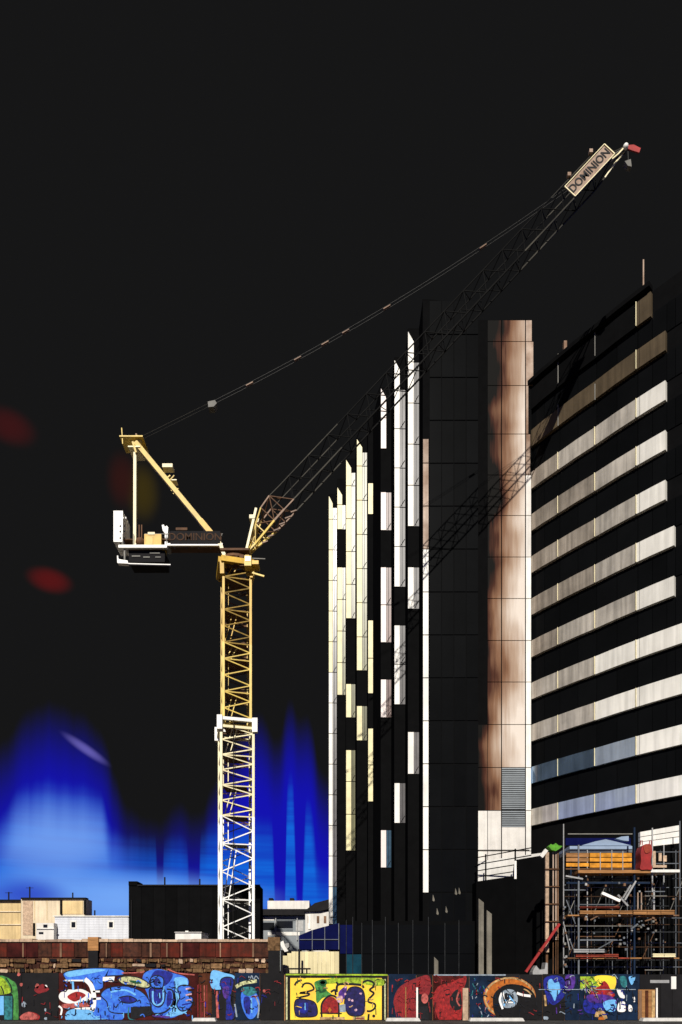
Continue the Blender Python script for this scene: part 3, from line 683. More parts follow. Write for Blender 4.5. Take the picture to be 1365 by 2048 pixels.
# ------------------------------------------------------------------ buildings far left
def building(name, label, x0, x1, y0, d, depth, m, cat='building', group=None, bottom=0.0):
    o = thing(name, (PX((x0 + x1) / 2, d), d, 0), label, cat, group)
    box('wall', PX(x0, d), PX(x1, d), d, d + depth, bottom, PZ(y0, d), m, o)
    return o
b = building('ochre_block', 'ochre rendered low block at the far left edge', -60, 42, 1801, 94, 14, 'ochre')
pbox('roof_edge', -62, 42.4, 1799, 1802, 93.6, 1, 'joint', b)
for y in (1822, 1848): pbox('string_course', -60, 42, y, y + 2, 93.85, .14, 'buff', b)
b = building('buff_block', 'buff two-part block with dark downpipes rising above white shed', 42.6, 171, 1797.5, 92, 2.5, 'buff')
pbox('roof_edge', 42, 172, 1795, 1798, 91.7, 1, 'joint', b)
for x in (122, 169.5): pbox('downpipe', x - 1.7, x + 1.7, 1800, 1829, 91.7, .28, 'joint', b)
pbox('wall_panel', 125.5, 166, 1802, 1828, 91.93, .067, 'ochre', b); pbox('wall_panel', 46, 66, 1802, 1870, 91.93, .067, 'coping', b)
for x in (69, 94): pbox('panel_joint', x, x + .8, 1800, 1840, 91.96, .037, 'ochre', b)
b = building('white_shed', 'long white weatherboard shed with two small square windows', 110, 261, 1833.5, 80, 10, 'shed')
box('ridge_flashing', PX(108, 80), PX(263, 80), 79.8, 90.2, PZ(1833.5, 80) + .003, PZ(1831.5, 80), 'white', b)
pbox('corner_board', 258, 262, 1834, 1873, 79.85, .147, 'white', b)
for x in (147, 222):
    w = pbox('window_frame', x - 6.5, x + 6.5, 1841, 1857.5, 79.9, .097, 'white', b); pbox('pane', x - 3.6, x + 4, 1844, 1854.5, 79.86, .037, 'winblk', w)
zz = PZ(1833.5, 80)
for i in range(9): box('weatherboard', PX(110.5, 80), PX(257.5, 80), 79.94, 79.997, zz - .31 - i * .3, zz - .02 - i * .3, 'shed', b)
b = building('cream_annexe', 'small cream annexe with two dark vents left of the shed', 73, 108, 1846, 79, 6, 'stone')
pbox('ledge', 73, 108.5, 1856, 1858, 78.85, .147, 'white', b)
pbox('vent', 87, 95, 1849, 1855, 78.95, .047, 'winblk', b); pbox('vent', 78, 87, 1864, 1868, 78.95, .047, 'winblk', b); pbox('downpipe', 66.5, 69.5, 1846, 1872, 78.9, .2, 'joint', b)
b = building('black_warehouse', 'big windowless black warehouse behind the crane mast', 258, 520, 1771, 72, 3, 'black')
pbox('parapet', 257.5, 275, 1762.5, 1770.9, 71.9, 2, 'black', b); pbox('gutter', 275.2, 520.5, 1769, 1772, 71.8, .19, 'boardk', b)
for i in range(11): pbox('cladding_sheet', 260 + i * 23.8, 260 + (i + 1) * 23.8 - .8, 1774, 1880, 71.94, .057, 'black', b)
pbox('downpipe', 262.5, 264, 1800, 1878, 71.8, .1, 'boardk', b)
b = building('white_cabin', 'small white site cabin with a stub flue above brick wall', 351, 403, 1865, 47, 2.5, 'white', 'cabin')
pbox('flue', 371, 377, 1861.5, 1865, 47.4, .25, 'white', b); pbox('roof_lip', 349.5, 404, 1863.8, 1865, 46.9, 2.7, 'stone', b)
b = building('grey_office_block', 'low grey block with white rooftop plant box beside the mast', 524, 626, 1830, 88, 12, 'louvre')
pbox('roof_slab', 521, 622, 1818, 1830, 87.2, 13, 'boardk', b); pbox('plant_box', 535.5, 619, 1801.5, 1817.9, 88.6, 6, 'stone', b)
for x in (541, 583): pbox('roof_vent', x - 3, x + 5, 1796, 1801.4, 89, 1.5, 'boardk', b)
for x0, x1, y0, y1, m in ((527, 549, 1834, 1841, 'stone'), (554, 586, 1842, 1856, 'winblk'), (553, 592, 1838, 1841, 'galv'), (592, 607, 1841, 1862, 'galvb'), (536, 600, 1864, 1871, 'white'), (527, 549, 1845, 1860, 'winblk'), (554, 586, 1857.5, 1862, 'galv')):
    pbox('window' if m == 'winblk' else 'facade_panel', x0, x1, y0, y1, 87.94, .057, m, b)
for x in (551, 594, 524.5): pbox('column', x, x + 1.6, 1830, 1880, 87.7, .2, 'galvb', b)
b = building('pale_terrace', 'narrow pale terrace squeezed between grey block and white strip', 611, 660, 1822, 84, 8, 'stone')
extr('roof', [(608, 1823), (630, 1806), (660, 1798), (662, 1817), (640, 1822)], 83.6, 8.6, 'boardk', b)
for x in (616, 634, 648): pbox('window', x, x + 5, 1832, 1846, 83.94, .057, 'tan', b)
pbox('gable_trim', 617, 622, 1828, 1858, 83.88, .05, 'white', b)

for (nm, px, py, d_, h_) in (('ochre_block', 18, 1801, 96, 1.2), ('buff_block', 60, 1797, 93, 1.6), ('buff_block', 146, 1797, 93, .8), ('white_shed', 190, 1832, 84, .7), ('black_warehouse', 330, 1771, 73.5, .9), ('black_warehouse', 400, 1771, 73.5, .7)):
    o = bpy.data.objects[nm]; v = P(px, py, d_)
    bar('roof_pipe', v + Vector((0, 0, -.3)), v + Vector((0, 0, h_)), .07, 'boardk', o)
    if h_ > 1: bar('aerial_arm', v + Vector((-.5, 0, h_ * .9)), v + Vector((.5, 0, h_ * .9)), .03, 'boardk', o)
# ------------------------------------------------------------------ navy sloped roof and cream sheet fence
d = 43.0
nv = thing('navy_lean_to', (PX(640, d), d, 0), 'navy blue sloping lean-to roof above the cream sheet fence', 'lean-to')
tops = [(598, 1871), (625, 1860), (650, 1853), (678, 1846)]
for i in range(3):
    (xa, ya), (xb, yb) = tops[i], tops[i + 1]
    extr('roof_sheet', [(xa + .4, ya), (xb - .4, yb), (xb - .4, 1899), (xa + .4, 1899)], d, 1.5, 'bluetarp', nv)
    bar('roof_batten', P(xb, yb + 1, d - .04), P(xb, 1899, d - .04), .02, 'galv', nv)
bar('roof_rail', P(600, 1879, d - .06), P(678, 1879, d - .06), .02, 'galv', nv)
for x in (602, 676): bar('post', (PX(x, d + .5), d + .5, 0), P(x, 1890, d + .5), .06, 'greyst', nv)
d = 40.5
fn = thing('cream_sheet_fence', (PX(620, d), d, 0), 'cream corrugated sheet fence left of the tower foot', 'fence')
x = 566
while x < 670:
    y0 = 1903 if x > 580 else 1903 + (580 - x) * .6
    box('fence_sheet', PX(x, d) + .01, PX(x + 8.6, d), d + (.04 if int((x - 566) / 8.6) % 2 else 0), d + .09, 0, PZ(y0, d), 'creamfence', fn); x += 8.65
bar('street_pole', (PX(598, 39.5), 39.5, 0), P(599, 1898, 39.5), .055, 'boardk')
tag(bpy.data.objects['street_pole'], 'thin black pole in front of the cream sheet fence', 'pole')
tr = thing('trestle_bench', (PX(594, 38), 38, 0), 'dark trestle bench top showing before the cream fence', 'trestle')
pbox('top_board', 569, 621, 1936, 1939, 38, .5, 'boardk', tr)
for x in (575, 614):
    for s in (0.05, .42): bar('leg', (PX(x, 38), 38 + s, 0), P(x, 1938, 38 + s), .04, 'boardk', tr)
d = 46
pl = thing('white_site_plant', (PX(570, d), d, 0), 'small white machine with jointed arm beyond brick wall end', 'machine')
extr('boom', [(560, 1885), (567, 1881), (571, 1893), (577, 1902), (570, 1904), (563, 1893)], d, .4, 'white', pl)
extr('cab', [(566, 1888), (578, 1886), (579, 1893), (574, 1898), (567, 1896)], d + .5, 1, 'galvb', pl)
pbox('pedestal', 562, 580, 1900, 1946, d + .5, 1, 'boardk', pl)

# ------------------------------------------------------------------ old wall behind the graffiti boards
d = 38.0
W0 = thing('old_brick_wall', (PX(270, d), d, 0), 'weathered red rendered wall with pale coping over rubble stones', 'wall')
box('wall_core', PX(-30, d), PX(556, d), d + .05, d + .5, 0, PZ(1884, d), 'brickd', W0)
x = -25.0
while x < 552:
    w = random.uniform(20, 34)
    zt = PZ(1878.5 + random.uniform(-1.2, 1.6), d)
    box('coping_stone', PX(x, d) + .01, PX(min(x + w, 556), d) - .01, d - .12, d + .55, PZ(1884, d) + .003, zt, 'coping' if random.random() < .75 else 'tanw', W0); x += w
x = -25.0
while x < 552:
    w = random.uniform(22, 48)
    if 160 < x + w and x < 200: m = 'brickd'
    else: m = random.choice(['brick', 'brick', 'brickd', 'board'])
    pbox('render_panel', x + .4, min(x + w, 556) - .4, 1886 + random.uniform(-1, 1), 1914 + random.uniform(-1, 1), d - random.uniform(.0, .05), .05, m, W0); x += w
for row in range(3):
    x = -26.0
    while x < 552:
        w = random.choice([4, 6, 8, 11, 16, 22]) * random.uniform(.8, 1.2); y0 = 1917 + row * 10 + random.uniform(-1, 1); y1 = y0 + random.uniform(5.5, 10.5)
        xa, xb = x + .5, x + w - .5
        pts = [(xa + random.uniform(0, 1.5), y0 + random.uniform(0, 2)), (xb - random.uniform(0, 1.5), y0 + random.uniform(0, 2)), (xb, (y0 + y1) / 2), (xb - random.uniform(0, 1.5), y1), (xa + random.uniform(0, 1), y1 - random.uniform(0, 1.5)), (xa, (y0 + y1) / 2)]
        extr('rubble_stone', pts, d - random.uniform(.02, .12), .16, 'rubble' if random.random() < .7 else random.choice(['brickd', 'coping', 'boardk']), W0); x += w
for (xa, xb) in ((176, 197), (536, 560)):
    pbox('pilaster', xa, xb, 1874, 1901, d - .22, .5, 'timber' if xa < 200 else 'rubble', W0)
    pbox('pilaster_base', xa + 1, xb - 1, 1901.3, 1990, d - .2, .45, 'boardk', W0)
for xx in (45, 120, 212, 300, 333, 362, 440, 505): pbox('wall_stain_strip', xx, xx + random.uniform(2, 4), 1886, 1914, d - .07, .02, 'tan', W0)
# ------------------------------------------------------------------ graffiti hoardings
DH = 34.0
LAY = [0]
def smooth_pts(pts, closed=True, n=5):
    out = []; L = len(pts)
    for i in range(L if closed else L - 1):
        p0, p1, p2, p3 = (pts[(i - 1) % L], pts[i], pts[(i + 1) % L], pts[(i + 2) % L]) if closed else (pts[max(i - 1, 0)], pts[i], pts[i + 1], pts[min(i + 2, L - 1)])
        for k in range(n):
            t = k / n
            out.append(tuple(0.5 * ((2 * p1[j]) + (-p0[j] + p2[j]) * t + (2 * p0[j] - 5 * p1[j] + 4 * p2[j] - p3[j]) * t * t + (-p0[j] + 3 * p1[j] - 3 * p2[j] + p3[j]) * t ** 3) for j in (0, 1)))
    if not closed: out.append(pts[-1])
    return out
def flat(pts, m, par, lay, sm=True, name='painted_shape'):
    if sm: pts = smooth_pts(pts)
    dd = DH - .006 - lay * .0035
    V = [P(x, min(y, 2039.5), dd) for x, y in pts]
    off = wloc(par); me = bpy.data.meshes.new(name); bm = bmesh.new()
    vs_ = [bm.verts.new(v - off) for v in V]
    bm.faces.new(vs_); bmesh.ops.triangulate(bm, faces=bm.faces[:]); bmesh.ops.recalc_face_normals(bm, faces=bm.faces)
    bm.to_mesh(me); bm.free(); me.materials.append(MT[m])
    o = bpy.data.objects.new(name, me); col.objects.link(o); o.parent = par; return o
def stroke(pts, w, m, par, lay, sm=True, closed=False, name='painted_line'):
    q = smooth_pts(pts, closed) if sm else list(pts)
    if closed: q = q + [q[0]]
    L_, R_ = [], []
    for i, (x, y) in enumerate(q):
        a, b = q[max(i - 1, 0)], q[min(i + 1, len(q) - 1)]
        dx, dy = b[0] - a[0], b[1] - a[1]; l = math.hypot(dx, dy) or 1
        L_.append((x - dy / l * w / 2, y + dx / l * w / 2)); R_.append((x + dy / l * w / 2, y - dx / l * w / 2))
    dd = DH - .006 - lay * .0035
    V = [P(x, min(y, 2039.5), dd) for x, y in L_ + R_]; n = len(L_)
    return mesh(name, V, [(i, i + 1, n + i + 1, n + i) for i in range(n - 1)], m, par)
def outlined(pts, m, par, lay, w=2.2, sm=True):
    flat(pts, m, par, lay, sm); stroke(pts, w, 'p_black', par, lay + 1, sm, closed=True)
def ell(cx, cy, rx, ry, n=14, a0=0, jit=0): return [(cx + (rx + random.uniform(-jit, jit)) * math.cos(2 * math.pi * i / n + a0), cy + (ry + random.uniform(-jit, jit)) * math.sin(2 * math.pi * i / n + a0)) for i in range(n)]
def boards(name, label, edges, ytop, mats, posts=True, ybot=None):
    o = thing(name, (PX((edges[0] + edges[-1]) / 2, DH), DH, .0), label, 'hoarding')
    for i in range(len(edges) - 1):
        box('board', PX(edges[i], DH) + .008, PX(edges[i + 1], DH) - .008, DH, DH + .04, .03, PZ(ytop + random.uniform(-.6, .6), DH), mats[i % len(mats)] if not isinstance(mats, dict) else mats.get(i, 'board'), o)
        if posts: bar('back_post', (PX(edges[i], DH), DH + .09, .0), (PX(edges[i], DH), DH + .09, PZ(ytop + 2, DH)), .045, 'timber', o)
    return o
# left hoarding: dark red boards with blue lettering
e = [-30, 0, 44, 118, 166, 214, 262, 310, 358, 398, 424, 470, 520, 569]
H0 = boards('graffiti_hoarding', 'dark red hoarding covered with big blue graffiti letters', e, 1946,
            {0: 'boardk', 1: 'boardk', 2: 'boardk', 3: 'board', 4: 'board', 9: 'boardb', 10: 'boardk', 11: 'boardn', 12: 'boardk', 8: 'board'})
# green arch at the far left
outlined([(-30, 1962), (0, 1950), (22, 1958), (36, 1976), (38, 2046), (26, 2046), (25, 1990), (0, 1990), (-30, 1990)], 'p_green', H0, 0)
flat([(-30, 1960), (-4, 1953), (12, 1962), (20, 1986), (-30, 1987)], 'p_lime', H0, 2)
flat([(-30, 1992), (8, 1992), (8, 2030), (-30, 2030)], 'p_lblue', H0, 2, False); flat([(9, 1992), (25, 1992), (25, 2045), (9, 2045)], 'p_teal', H0, 2, False)
stroke([(2, 1972), (6, 1980), (8, 1988)], 2.5, 'p_black', H0, 3); stroke([(12, 1956), (22, 1972), (24, 1986)], 2.2, 'p_black', H0, 3)
for (x, y, r, m) in ((38, 1949, 3, 'p_rose'), (43, 1969, 3, 'p_rose'), (75, 1972, 4, 'p_rose'), (92, 1974, 3, 'p_white'), (48, 2009, 5, 'p_grey'), (91, 2020, 2.5, 'p_grey'), (92, 2038, 3, 'p_grey')):
    flat(ell(x, y, r, r * 1.2, 7, jit=.8), m, H0, 0)
flat(ell(84, 1978, 14, 9, 9, jit=2), 'p_maroon', H0, -0); 
flat([(40, 2034), (50, 2026), (62, 2024), (78, 2034), (64, 2040), (46, 2040)], 'p_rose', H0, 2); flat([(42, 2038), (60, 2024), (80, 2032), (70, 2046), (46, 2046)], 'p_red', H0, 1)
# T
outlined([(131, 1944), (180, 1936), (240, 1938), (246, 1950), (210, 1954), (206, 1976), (186, 1980), (182, 1962), (140, 1962), (130, 1956)], 'p_blue', H0, 0)
flat([(134, 1944), (180, 1938), (212, 1940), (176, 1948), (138, 1954)], 'p_lblue', H0, 2)
flat([(134, 2024), (160, 2016), (200, 2020), (242, 2024), (240, 2036), (180, 2040), (136, 2044)], 'p_lblue', H0, 0)
flat([(182, 2000), (212, 1996), (224, 2020), (246, 2030), (240, 2040), (190, 2032)], 'p_blue', H0, 1)
stroke([(170, 1958), (182, 1970), (188, 1990), (188, 2010), (184, 2022)], 9, 'p_white', H0, 3)
stroke([(130, 1961), (168, 1961)], 3, 'p_white', H0, 3, False); stroke([(146, 1962), (147, 1980)], 4, 'p_lblue', H0, 3, False); stroke([(150, 2016), (184, 2017)], 4.5, 'p_white', H0, 3, False)
stroke([(186, 1983), (200, 1983)], 3.5, 'p_white', H0, 3, False); stroke([(186, 1998), (202, 1997)], 4.5, 'p_white', H0, 3, False)
# pink and red lip
flat(ell(140, 1993, 22, 14, 12), 'p_white', H0, 4); flat([(140, 1985), (162, 1978), (182, 1988), (184, 1998), (165, 2003), (146, 2006)], 'p_white', H0, 5)
flat([(135, 1993), (154, 1983), (172, 1990), (160, 1999), (148, 2003)], 'p_red', H0, 6); flat([(128, 2008), (176, 2006), (174, 2014), (130, 2016)], 'p_rose', H0, 3)
stroke([(118, 2012), (124, 2018), (122, 2030)], 3.5, 'p_white', H0, 3); stroke([(150, 2004), (154, 2012)], 3, 'p_white', H0, 7)
# A
outlined([(202, 1990), (216, 1976), (250, 1972), (278, 1980), (296, 1996), (300, 2016), (268, 2014), (262, 2026), (222, 2024), (214, 2004)], 'p_blue', H0, 2)
outlined([(238, 1996), (258, 1992), (274, 2000), (262, 2006), (244, 2004)], 'p_dblue', H0, 4); stroke([(222, 1984), (250, 1980), (272, 1990)], 3.5, 'p_lblue', H0, 5)
flat([(262, 2014), (300, 2012), (304, 2030), (262, 2042)], 'p_black', H0, 5, False)
stroke([(258, 2014), (258, 2036), (274, 2041)], 2.2, 'p_teal', H0, 6)
flat([(206, 1954), (230, 1953), (228, 1964), (206, 1962)], 'p_white', H0, 3, False)
# pale green eye
outlined([(237, 1958), (252, 1952), (280, 1956), (301, 1970), (290, 1976), (262, 1970), (246, 1968)], 'p_lemon', H0, 7); flat([(258, 1961), (276, 1962), (284, 1967), (270, 1967)], 'p_dgreen', H0, 9)
stroke([(244, 1946), (280, 1945), (290, 1942)], 2.2, 'p_rose', H0, 2); stroke([(336, 1938), (356, 1946), (390, 1950)], 2.4, 'p_rose', H0, 2)
# S with anchor shape
flat([(290, 1946), (316, 1938), (346, 1946), (374, 1956), (376, 1976), (362, 2026), (330, 2036), (304, 2020), (296, 1990), (286, 1966)], 'p_blue', H0, 0)
flat([(304, 1950), (316, 1940), (346, 1948), (330, 1972), (300, 1968)], 'p_dblue', H0, 1)
outlined([(302, 1956), (314, 1951), (327, 1957), (326, 1974), (314, 1978), (303, 1972)], 'p_blue', H0, 3); outlined(ell(314, 1964, 6, 7), 'p_dblue', H0, 5, 1.6)
outlined([(300, 1978), (312, 1976), (330, 1980), (328, 2004), (318, 2014), (306, 2008), (300, 1996)], 'p_dblue', H0, 3)
stroke([(306, 1982), (307, 2004), (316, 2010), (326, 2002), (327, 1980)], 3.5, 'p_lblue', H0, 5); stroke([(334, 1978), (346, 1982), (346, 2006), (330, 2024), (306, 2026), (302, 2008)], 3, 'p_black', H0, 5)
flat([(336, 1984), (344, 1986), (342, 2006), (334, 2012)], 'p_dblue', H0, 4)
# E
flat([(350, 1956), (372, 1956), (376, 1964), (376, 2008), (370, 2026), (330, 2034), (352, 2010), (350, 1980)], 'p_lblue', H0, 2)
outlined([(356, 1976), (368, 1970), (384, 1974), (376, 1980), (386, 1984), (374, 1990), (386, 1996), (382, 2014), (364, 2022), (354, 2010), (360, 1994)], 'p_blue', H0, 4)
for y in (1978, 1990, 2001): stroke([(372, y), (384, y - 2)], 3, 'p_pink', H0, 6, False)
stroke([(364, 2010), (382, 2006)], 3, 'p_dblue', H0, 6, False)
stroke([(305, 2032), (340, 2034)], 3.5, 'p_purple', H0, 4, False)
# brown door strip and blue figures to the right
for x in (396, 402, 409, 414): stroke([(x, 1970), (x + .5, 2040)], 1.6, 'p_rose' if x % 2 else 'p_maroon', H0, 1, False)
flat([(424, 1942), (450, 1946), (470, 1954), (452, 1976), (424, 1976)], 'p_lblue', H0, 2); outlined([(442, 1960), (456, 1954), (468, 1962), (462, 2000), (470, 2034), (452, 2040), (452, 2000), (444, 1980)], 'p_dblue', H0, 3)
flat([(446, 1976), (458, 1974), (456, 1996), (448, 1994)], 'p_purple', H0, 6); stroke([(434, 1982), (436, 2036)], 5, 'p_rose', H0, 3); stroke([(470, 2008), (474, 2034)], 3, 'p_grey', H0, 3)
stroke([(472, 1974), (488, 1966), (514, 1962)], 7, 'p_lemon', H0, 3); flat([(484, 1984), (500, 1978), (514, 1988), (520, 2010), (510, 2034), (496, 2036), (484, 2010)], 'p_blue', H0, 2)
flat([(484, 1976), (504, 1974), (514, 1984), (500, 1992), (488, 1988)], 'p_teal', H0, 4); stroke([(503, 1996), (504, 2026)], 3, 'p_lblue', H0, 5, False); stroke([(510, 1990), (518, 2010), (516, 2036)], 3, 'p_grey', H0, 5)
flat([(488, 1996), (500, 1996), (500, 2028), (490, 2020)], 'p_dblue', H0, 4); flat(ell(529, 1982, 3, 3), 'p_rose', H0, 3)
stroke([(384, 2041), (430, 2041)], 5, 'concrete', H0, 6, False)
stroke([(498, 1952), (500, 1960), (504, 1951), (508, 1960), (512, 1952), (518, 1958)], 1.8, 'p_grey', H0, 4)

# yellow mural
H1_ = boards('yellow_mural_hoarding', 'yellow mural board with black squiggles, blue and red blocks', [570.5, 622, 673, 724, 776], 1947, ['boardk'])
flat([(581, 1956), (764, 1956), (764, 2044), (581, 2044)], 'p_yellow', H1_, 0, False)
for pts in ([(574, 1954), (574, 2043)], [(770.5, 1958), (770.5, 2043)]): stroke(pts, 3, 'p_lemon', H1_, 1, False)
stroke([(572, 1949), (776, 1950)], 3, 'p_lime', H1_, 1, False)
flat([(660, 1957), (762, 1957), (762, 1972), (700, 1966), (640, 1968)], 'p_lime', H1_, 1)
stroke([(590, 1971), (594, 1964), (604, 1960)], 4, 'p_black', H1_, 2)
stroke([(604, 1975), (610, 1967), (622, 1968), (628, 1978), (616, 1983), (600, 1986), (618, 1987), (616, 1991), (600, 1995), (604, 1999)], 3.6, 'p_black', H1_, 2)
flat([(630, 1964), (650, 1960), (654, 1980), (664, 1990), (646, 1996), (634, 2006), (632, 1980)], 'p_green', H1_, 1); stroke(ell(646, 1965, 7, 5), 3.2, 'p_dgreen', H1_, 3, closed=True)
stroke([(638, 1974), (642, 1984), (652, 1980)], 4, 'p_dgreen', H1_, 3)
outlined([(592, 2000), (618, 2000), (632, 2008), (634, 2030), (612, 2034), (592, 2030)], 'p_navy', H1_, 3); flat([(599, 2008), (616, 2006), (614, 2026), (600, 2024)], 'p_dblue', H1_, 5); stroke([(610, 2006), (611, 2020)], 2.5, 'p_lblue', H1_, 6, False)
flat([(645, 2026), (645, 2008), (656, 1995), (668, 1995), (678, 2008), (678, 2026)], 'p_red', H1_, 3); stroke([(644, 2034), (644, 2008), (658, 1992), (672, 1994), (678, 2008), (678, 2034)], 3.6, 'p_black', H1_, 4)
flat(ell(660, 2022, 7, 6), 'p_maroon', H1_, 5); flat([(656, 2020), (660, 2014), (664, 2020), (660, 2026)], 'p_orange', H1_, 6, False); stroke([(640, 2026), (684, 2027)], 2.2, 'p_black', H1_, 6, False)
stroke([(650, 2003), (660, 2007)], 3, 'p_maroon', H1_, 5, False); stroke([(662, 1984), (670, 1980), (672, 1990)], 4, 'p_black', H1_, 4)
stroke([(674, 1984), (676, 1970), (694, 1968), (722, 1970), (728, 1976)], 4.5, 'p_black', H1_, 3); stroke([(673, 1964), (676, 1968)], 4, 'p_black', H1_, 3, False)
outlined([(692, 1990), (700, 1976), (716, 1974), (728, 1984), (730, 2012), (724, 2030), (700, 2030), (690, 2012)], 'p_navy', H1_, 4)
flat([(678, 1984), (694, 1972), (690, 1996), (680, 1998)], 'p_purple', H1_, 3); flat([(674, 1994), (685, 1992), (686, 2004), (676, 2004)], 'p_pink', H1_, 6); flat([(679, 2010), (691, 2008), (692, 2024), (680, 2024)], 'p_grey', H1_, 6, False)
for (x, y) in ((699, 1999), (705, 2001), (712, 2020), (722, 1987), (691, 1974), (691, 1988)): flat(ell(x, y, 2.4, 2.4, 6, jit=.8), 'p_pink', H1_, 7)
stroke([(724, 1966), (736, 1961), (748, 1966), (746, 1974), (740, 1980), (748, 1986), (744, 1992), (738, 1998), (738, 2004), (750, 2008), (750, 2016), (742, 2022), (734, 2022)], 3.8, 'p_black', H1_, 3)
stroke([(738, 2028), (737, 2042)], 4, 'p_black', H1_, 3, False); flat(ell(748, 2032, 3, 3), 'p_black', H1_, 3)
stroke([(581, 2041), (764, 2041)], 2.2, 'p_tan', H1_, 2, False); flat([(640, 2034), (690, 2034), (690, 2043), (640, 2043)], 'p_tan', H1_, 3, False); flat([(706, 2034), (730, 2032), (730, 2043), (706, 2043)], 'p_tan', H1_, 6, False); stroke([(711, 2037), (728, 2037)], 2, 'p_maroon', H1_, 7, False)

# right hoarding: murals of red discs, ringed eye and colour splashes
e = [777, 833, 866, 928, 939, 992, 1040, 1086, 1130, 1160, 1236, 1280, 1322, 1345, 1400]
H2_ = boards('mural_hoarding', 'dark hoarding with red discs, an orange ringed eye and splashes', e, 1948.5,
             {0: 'boardn', 1: 'boardk', 2: 'board', 3: 'boardk', 4: 'boardn', 5: 'boardk', 6: 'boardk', 7: 'boardk', 8: 'boardn', 9: 'boardn', 10: 'boardn', 11: 'boardk', 12: 'boardk', 13: 'boardk'})
stroke([(868, 1950), (1012, 1950)], 2.6, 'p_grey', H2_, 1, False)
flat([(859, 1952), (828, 1958), (800, 1974), (788, 1998), (792, 2022), (812, 2040), (834, 2042), (832, 1990), (858, 1990)], 'p_maroon', H2_, 0)
for k in range(9): stroke([(794 + k * 4, 2034 - k * 1), (790 + k * 5, 2000 - k * 2), (806 + k * 5, 1974 - k * 2)], 1.2, 'p_red', H2_, 1)
flat([(933, 1953), (905, 1964), (876, 1974), (866, 2000), (872, 2024), (884, 2044), (922, 2044), (926, 1990)], 'p_red', H2_, 0)
for k in range(9): stroke([(872 + k * 5, 2036 - k), (870 + k * 5, 2004 - k * 2), (884 + k * 4, 1978 - k * 2)], 1.2, 'p_maroon', H2_, 1)
flat([(906, 1986), (920, 1980), (924, 2014), (910, 2020), (900, 2006)], 'p_black', H2_, 2); stroke([(918, 1984), (914, 2000), (920, 2012)], 3, 'p_rose', H2_, 3); flat(ell(850, 1997, 7, 10), 'p_rose', H2_, 2); flat([(836, 2014), (856, 2012), (858, 2044), (836, 2044)], 'p_black', H2_, 2, False)
for x0, x1, y0, mm in ((833, 836.5, 1975, 'white'), (926, 937, 1976, 'coping'), (811, 813, 1974, 'timber')):
    box('marker_post', PX(x0, DH - .12), PX(x1, DH - .12), DH - .12, DH - .05, .02, PZ(y0, DH), mm, H2_)
# ringed eye
flat(ell(1020, 1996, 53, 42, 22, jit=1.5), 'p_orange', H2_, 1); stroke(ell(1020, 1995, 49, 39, 22), 3.5, 'p_tan', H2_, 2, closed=True); flat([(986, 1998), (1000, 1976), (1024, 1968), (1056, 1976), (1072, 1996), (1074, 2042), (1000, 2040)], 'boardk', H2_, 3)
flat(ell(1018, 1997, 18, 20, 12, jit=1.5), 'p_grey', H2_, 4); flat(ell(1018, 1994, 10, 10, 10, jit=1), 'p_black', H2_, 5)
for k in range(9): stroke([(1008 + random.uniform(-4, 18), 1984 + random.uniform(0, 22)), (1012 + random.uniform(-4, 18), 1990 + random.uniform(0, 22))], 2.6, random.choice(['p_white', 'p_lblue', 'p_grey']), H2_, 6, False)
stroke([(1034, 1986), (1046, 1990), (1062, 1992)], 5, 'p_white', H2_, 6); stroke([(1048, 1978), (1056, 1982), (1064, 1990)], 2.5, 'p_tan', H2_, 6); stroke([(1004, 1986), (1000, 2000), (1006, 2018)], 4, 'p_white', H2_, 6)
for k in range(26):
    x, y = random.uniform(944, 980), random.uniform(1956, 2030); stroke([(x, y), (x + random.uniform(-4, 4), y + random.uniform(2, 7))], 1.6, random.choice(['p_grey', 'p_teal', 'p_dblue']), H2_, 2, False)
# blue splash
flat([(1097, 1962), (1104, 1958), (1110, 1966), (1118, 1964), (1121, 1982), (1114, 1992), (1110, 2002), (1104, 1990), (1098, 1980)], 'p_lblue', H2_, 2); flat([(1090, 1956), (1124, 1954), (1132, 1986), (1108, 2010), (1092, 1990)], 'p_dblue', H2_, 0)
flat([(1132, 1952), (1150, 1952), (1148, 1976), (1132, 1980)], 'p_purple', H2_, 0); stroke([(1078, 1979), (1272, 1979)], 1.3, 'p_grey', H2_, 8, False); flat(ell(1092, 2036, 5, 4, 8, jit=1), 'p_grey', H2_, 1); stroke([(1090, 1990), (1092, 2012)], 4, 'p_tan', H2_, 1)
# colour panel
flat([(1161, 1953), (1232, 1953), (1232, 1980), (1161, 1980)], 'p_lime', H2_, 1, False)
flat([(1190, 1953), (1230, 1954), (1228, 1978), (1204, 1976)], 'p_yellow', H2_, 2)
flat([(1180, 1980), (1200, 1972), (1208, 1962), (1216, 1968), (1222, 1980), (1230, 1992), (1200, 2000), (1184, 1996)], 'p_red', H2_, 3)
flat([(1176, 1990), (1214, 1990), (1232, 2000), (1214, 2006), (1180, 2004)], 'p_purple', H2_, 4); flat([(1208, 2004), (1232, 2000), (1230, 2022), (1212, 2020)], 'p_lblue', H2_, 5); flat([(1170, 2000), (1206, 2006), (1204, 2026), (1172, 2024)], 'p_dblue', H2_, 2)
stroke([(1194, 2034), (1196, 2026), (1206, 2026), (1212, 2038)], 8, 'p_tan', H2_, 6); flat(ell(1203, 2038, 6, 5), 'p_orange', H2_, 7); flat(ell(1220, 1988, 5, 3.5, 8, jit=1), 'p_rose', H2_, 5)
for k in range(14): stroke([(random.uniform(1164, 1200), random.uniform(1956, 1976)), (random.uniform(1164, 1200), random.uniform(1976, 2000))], 1.0, random.choice(['p_green', 'p_lemon', 'p_rose', 'p_black']), H2_, 8, False)
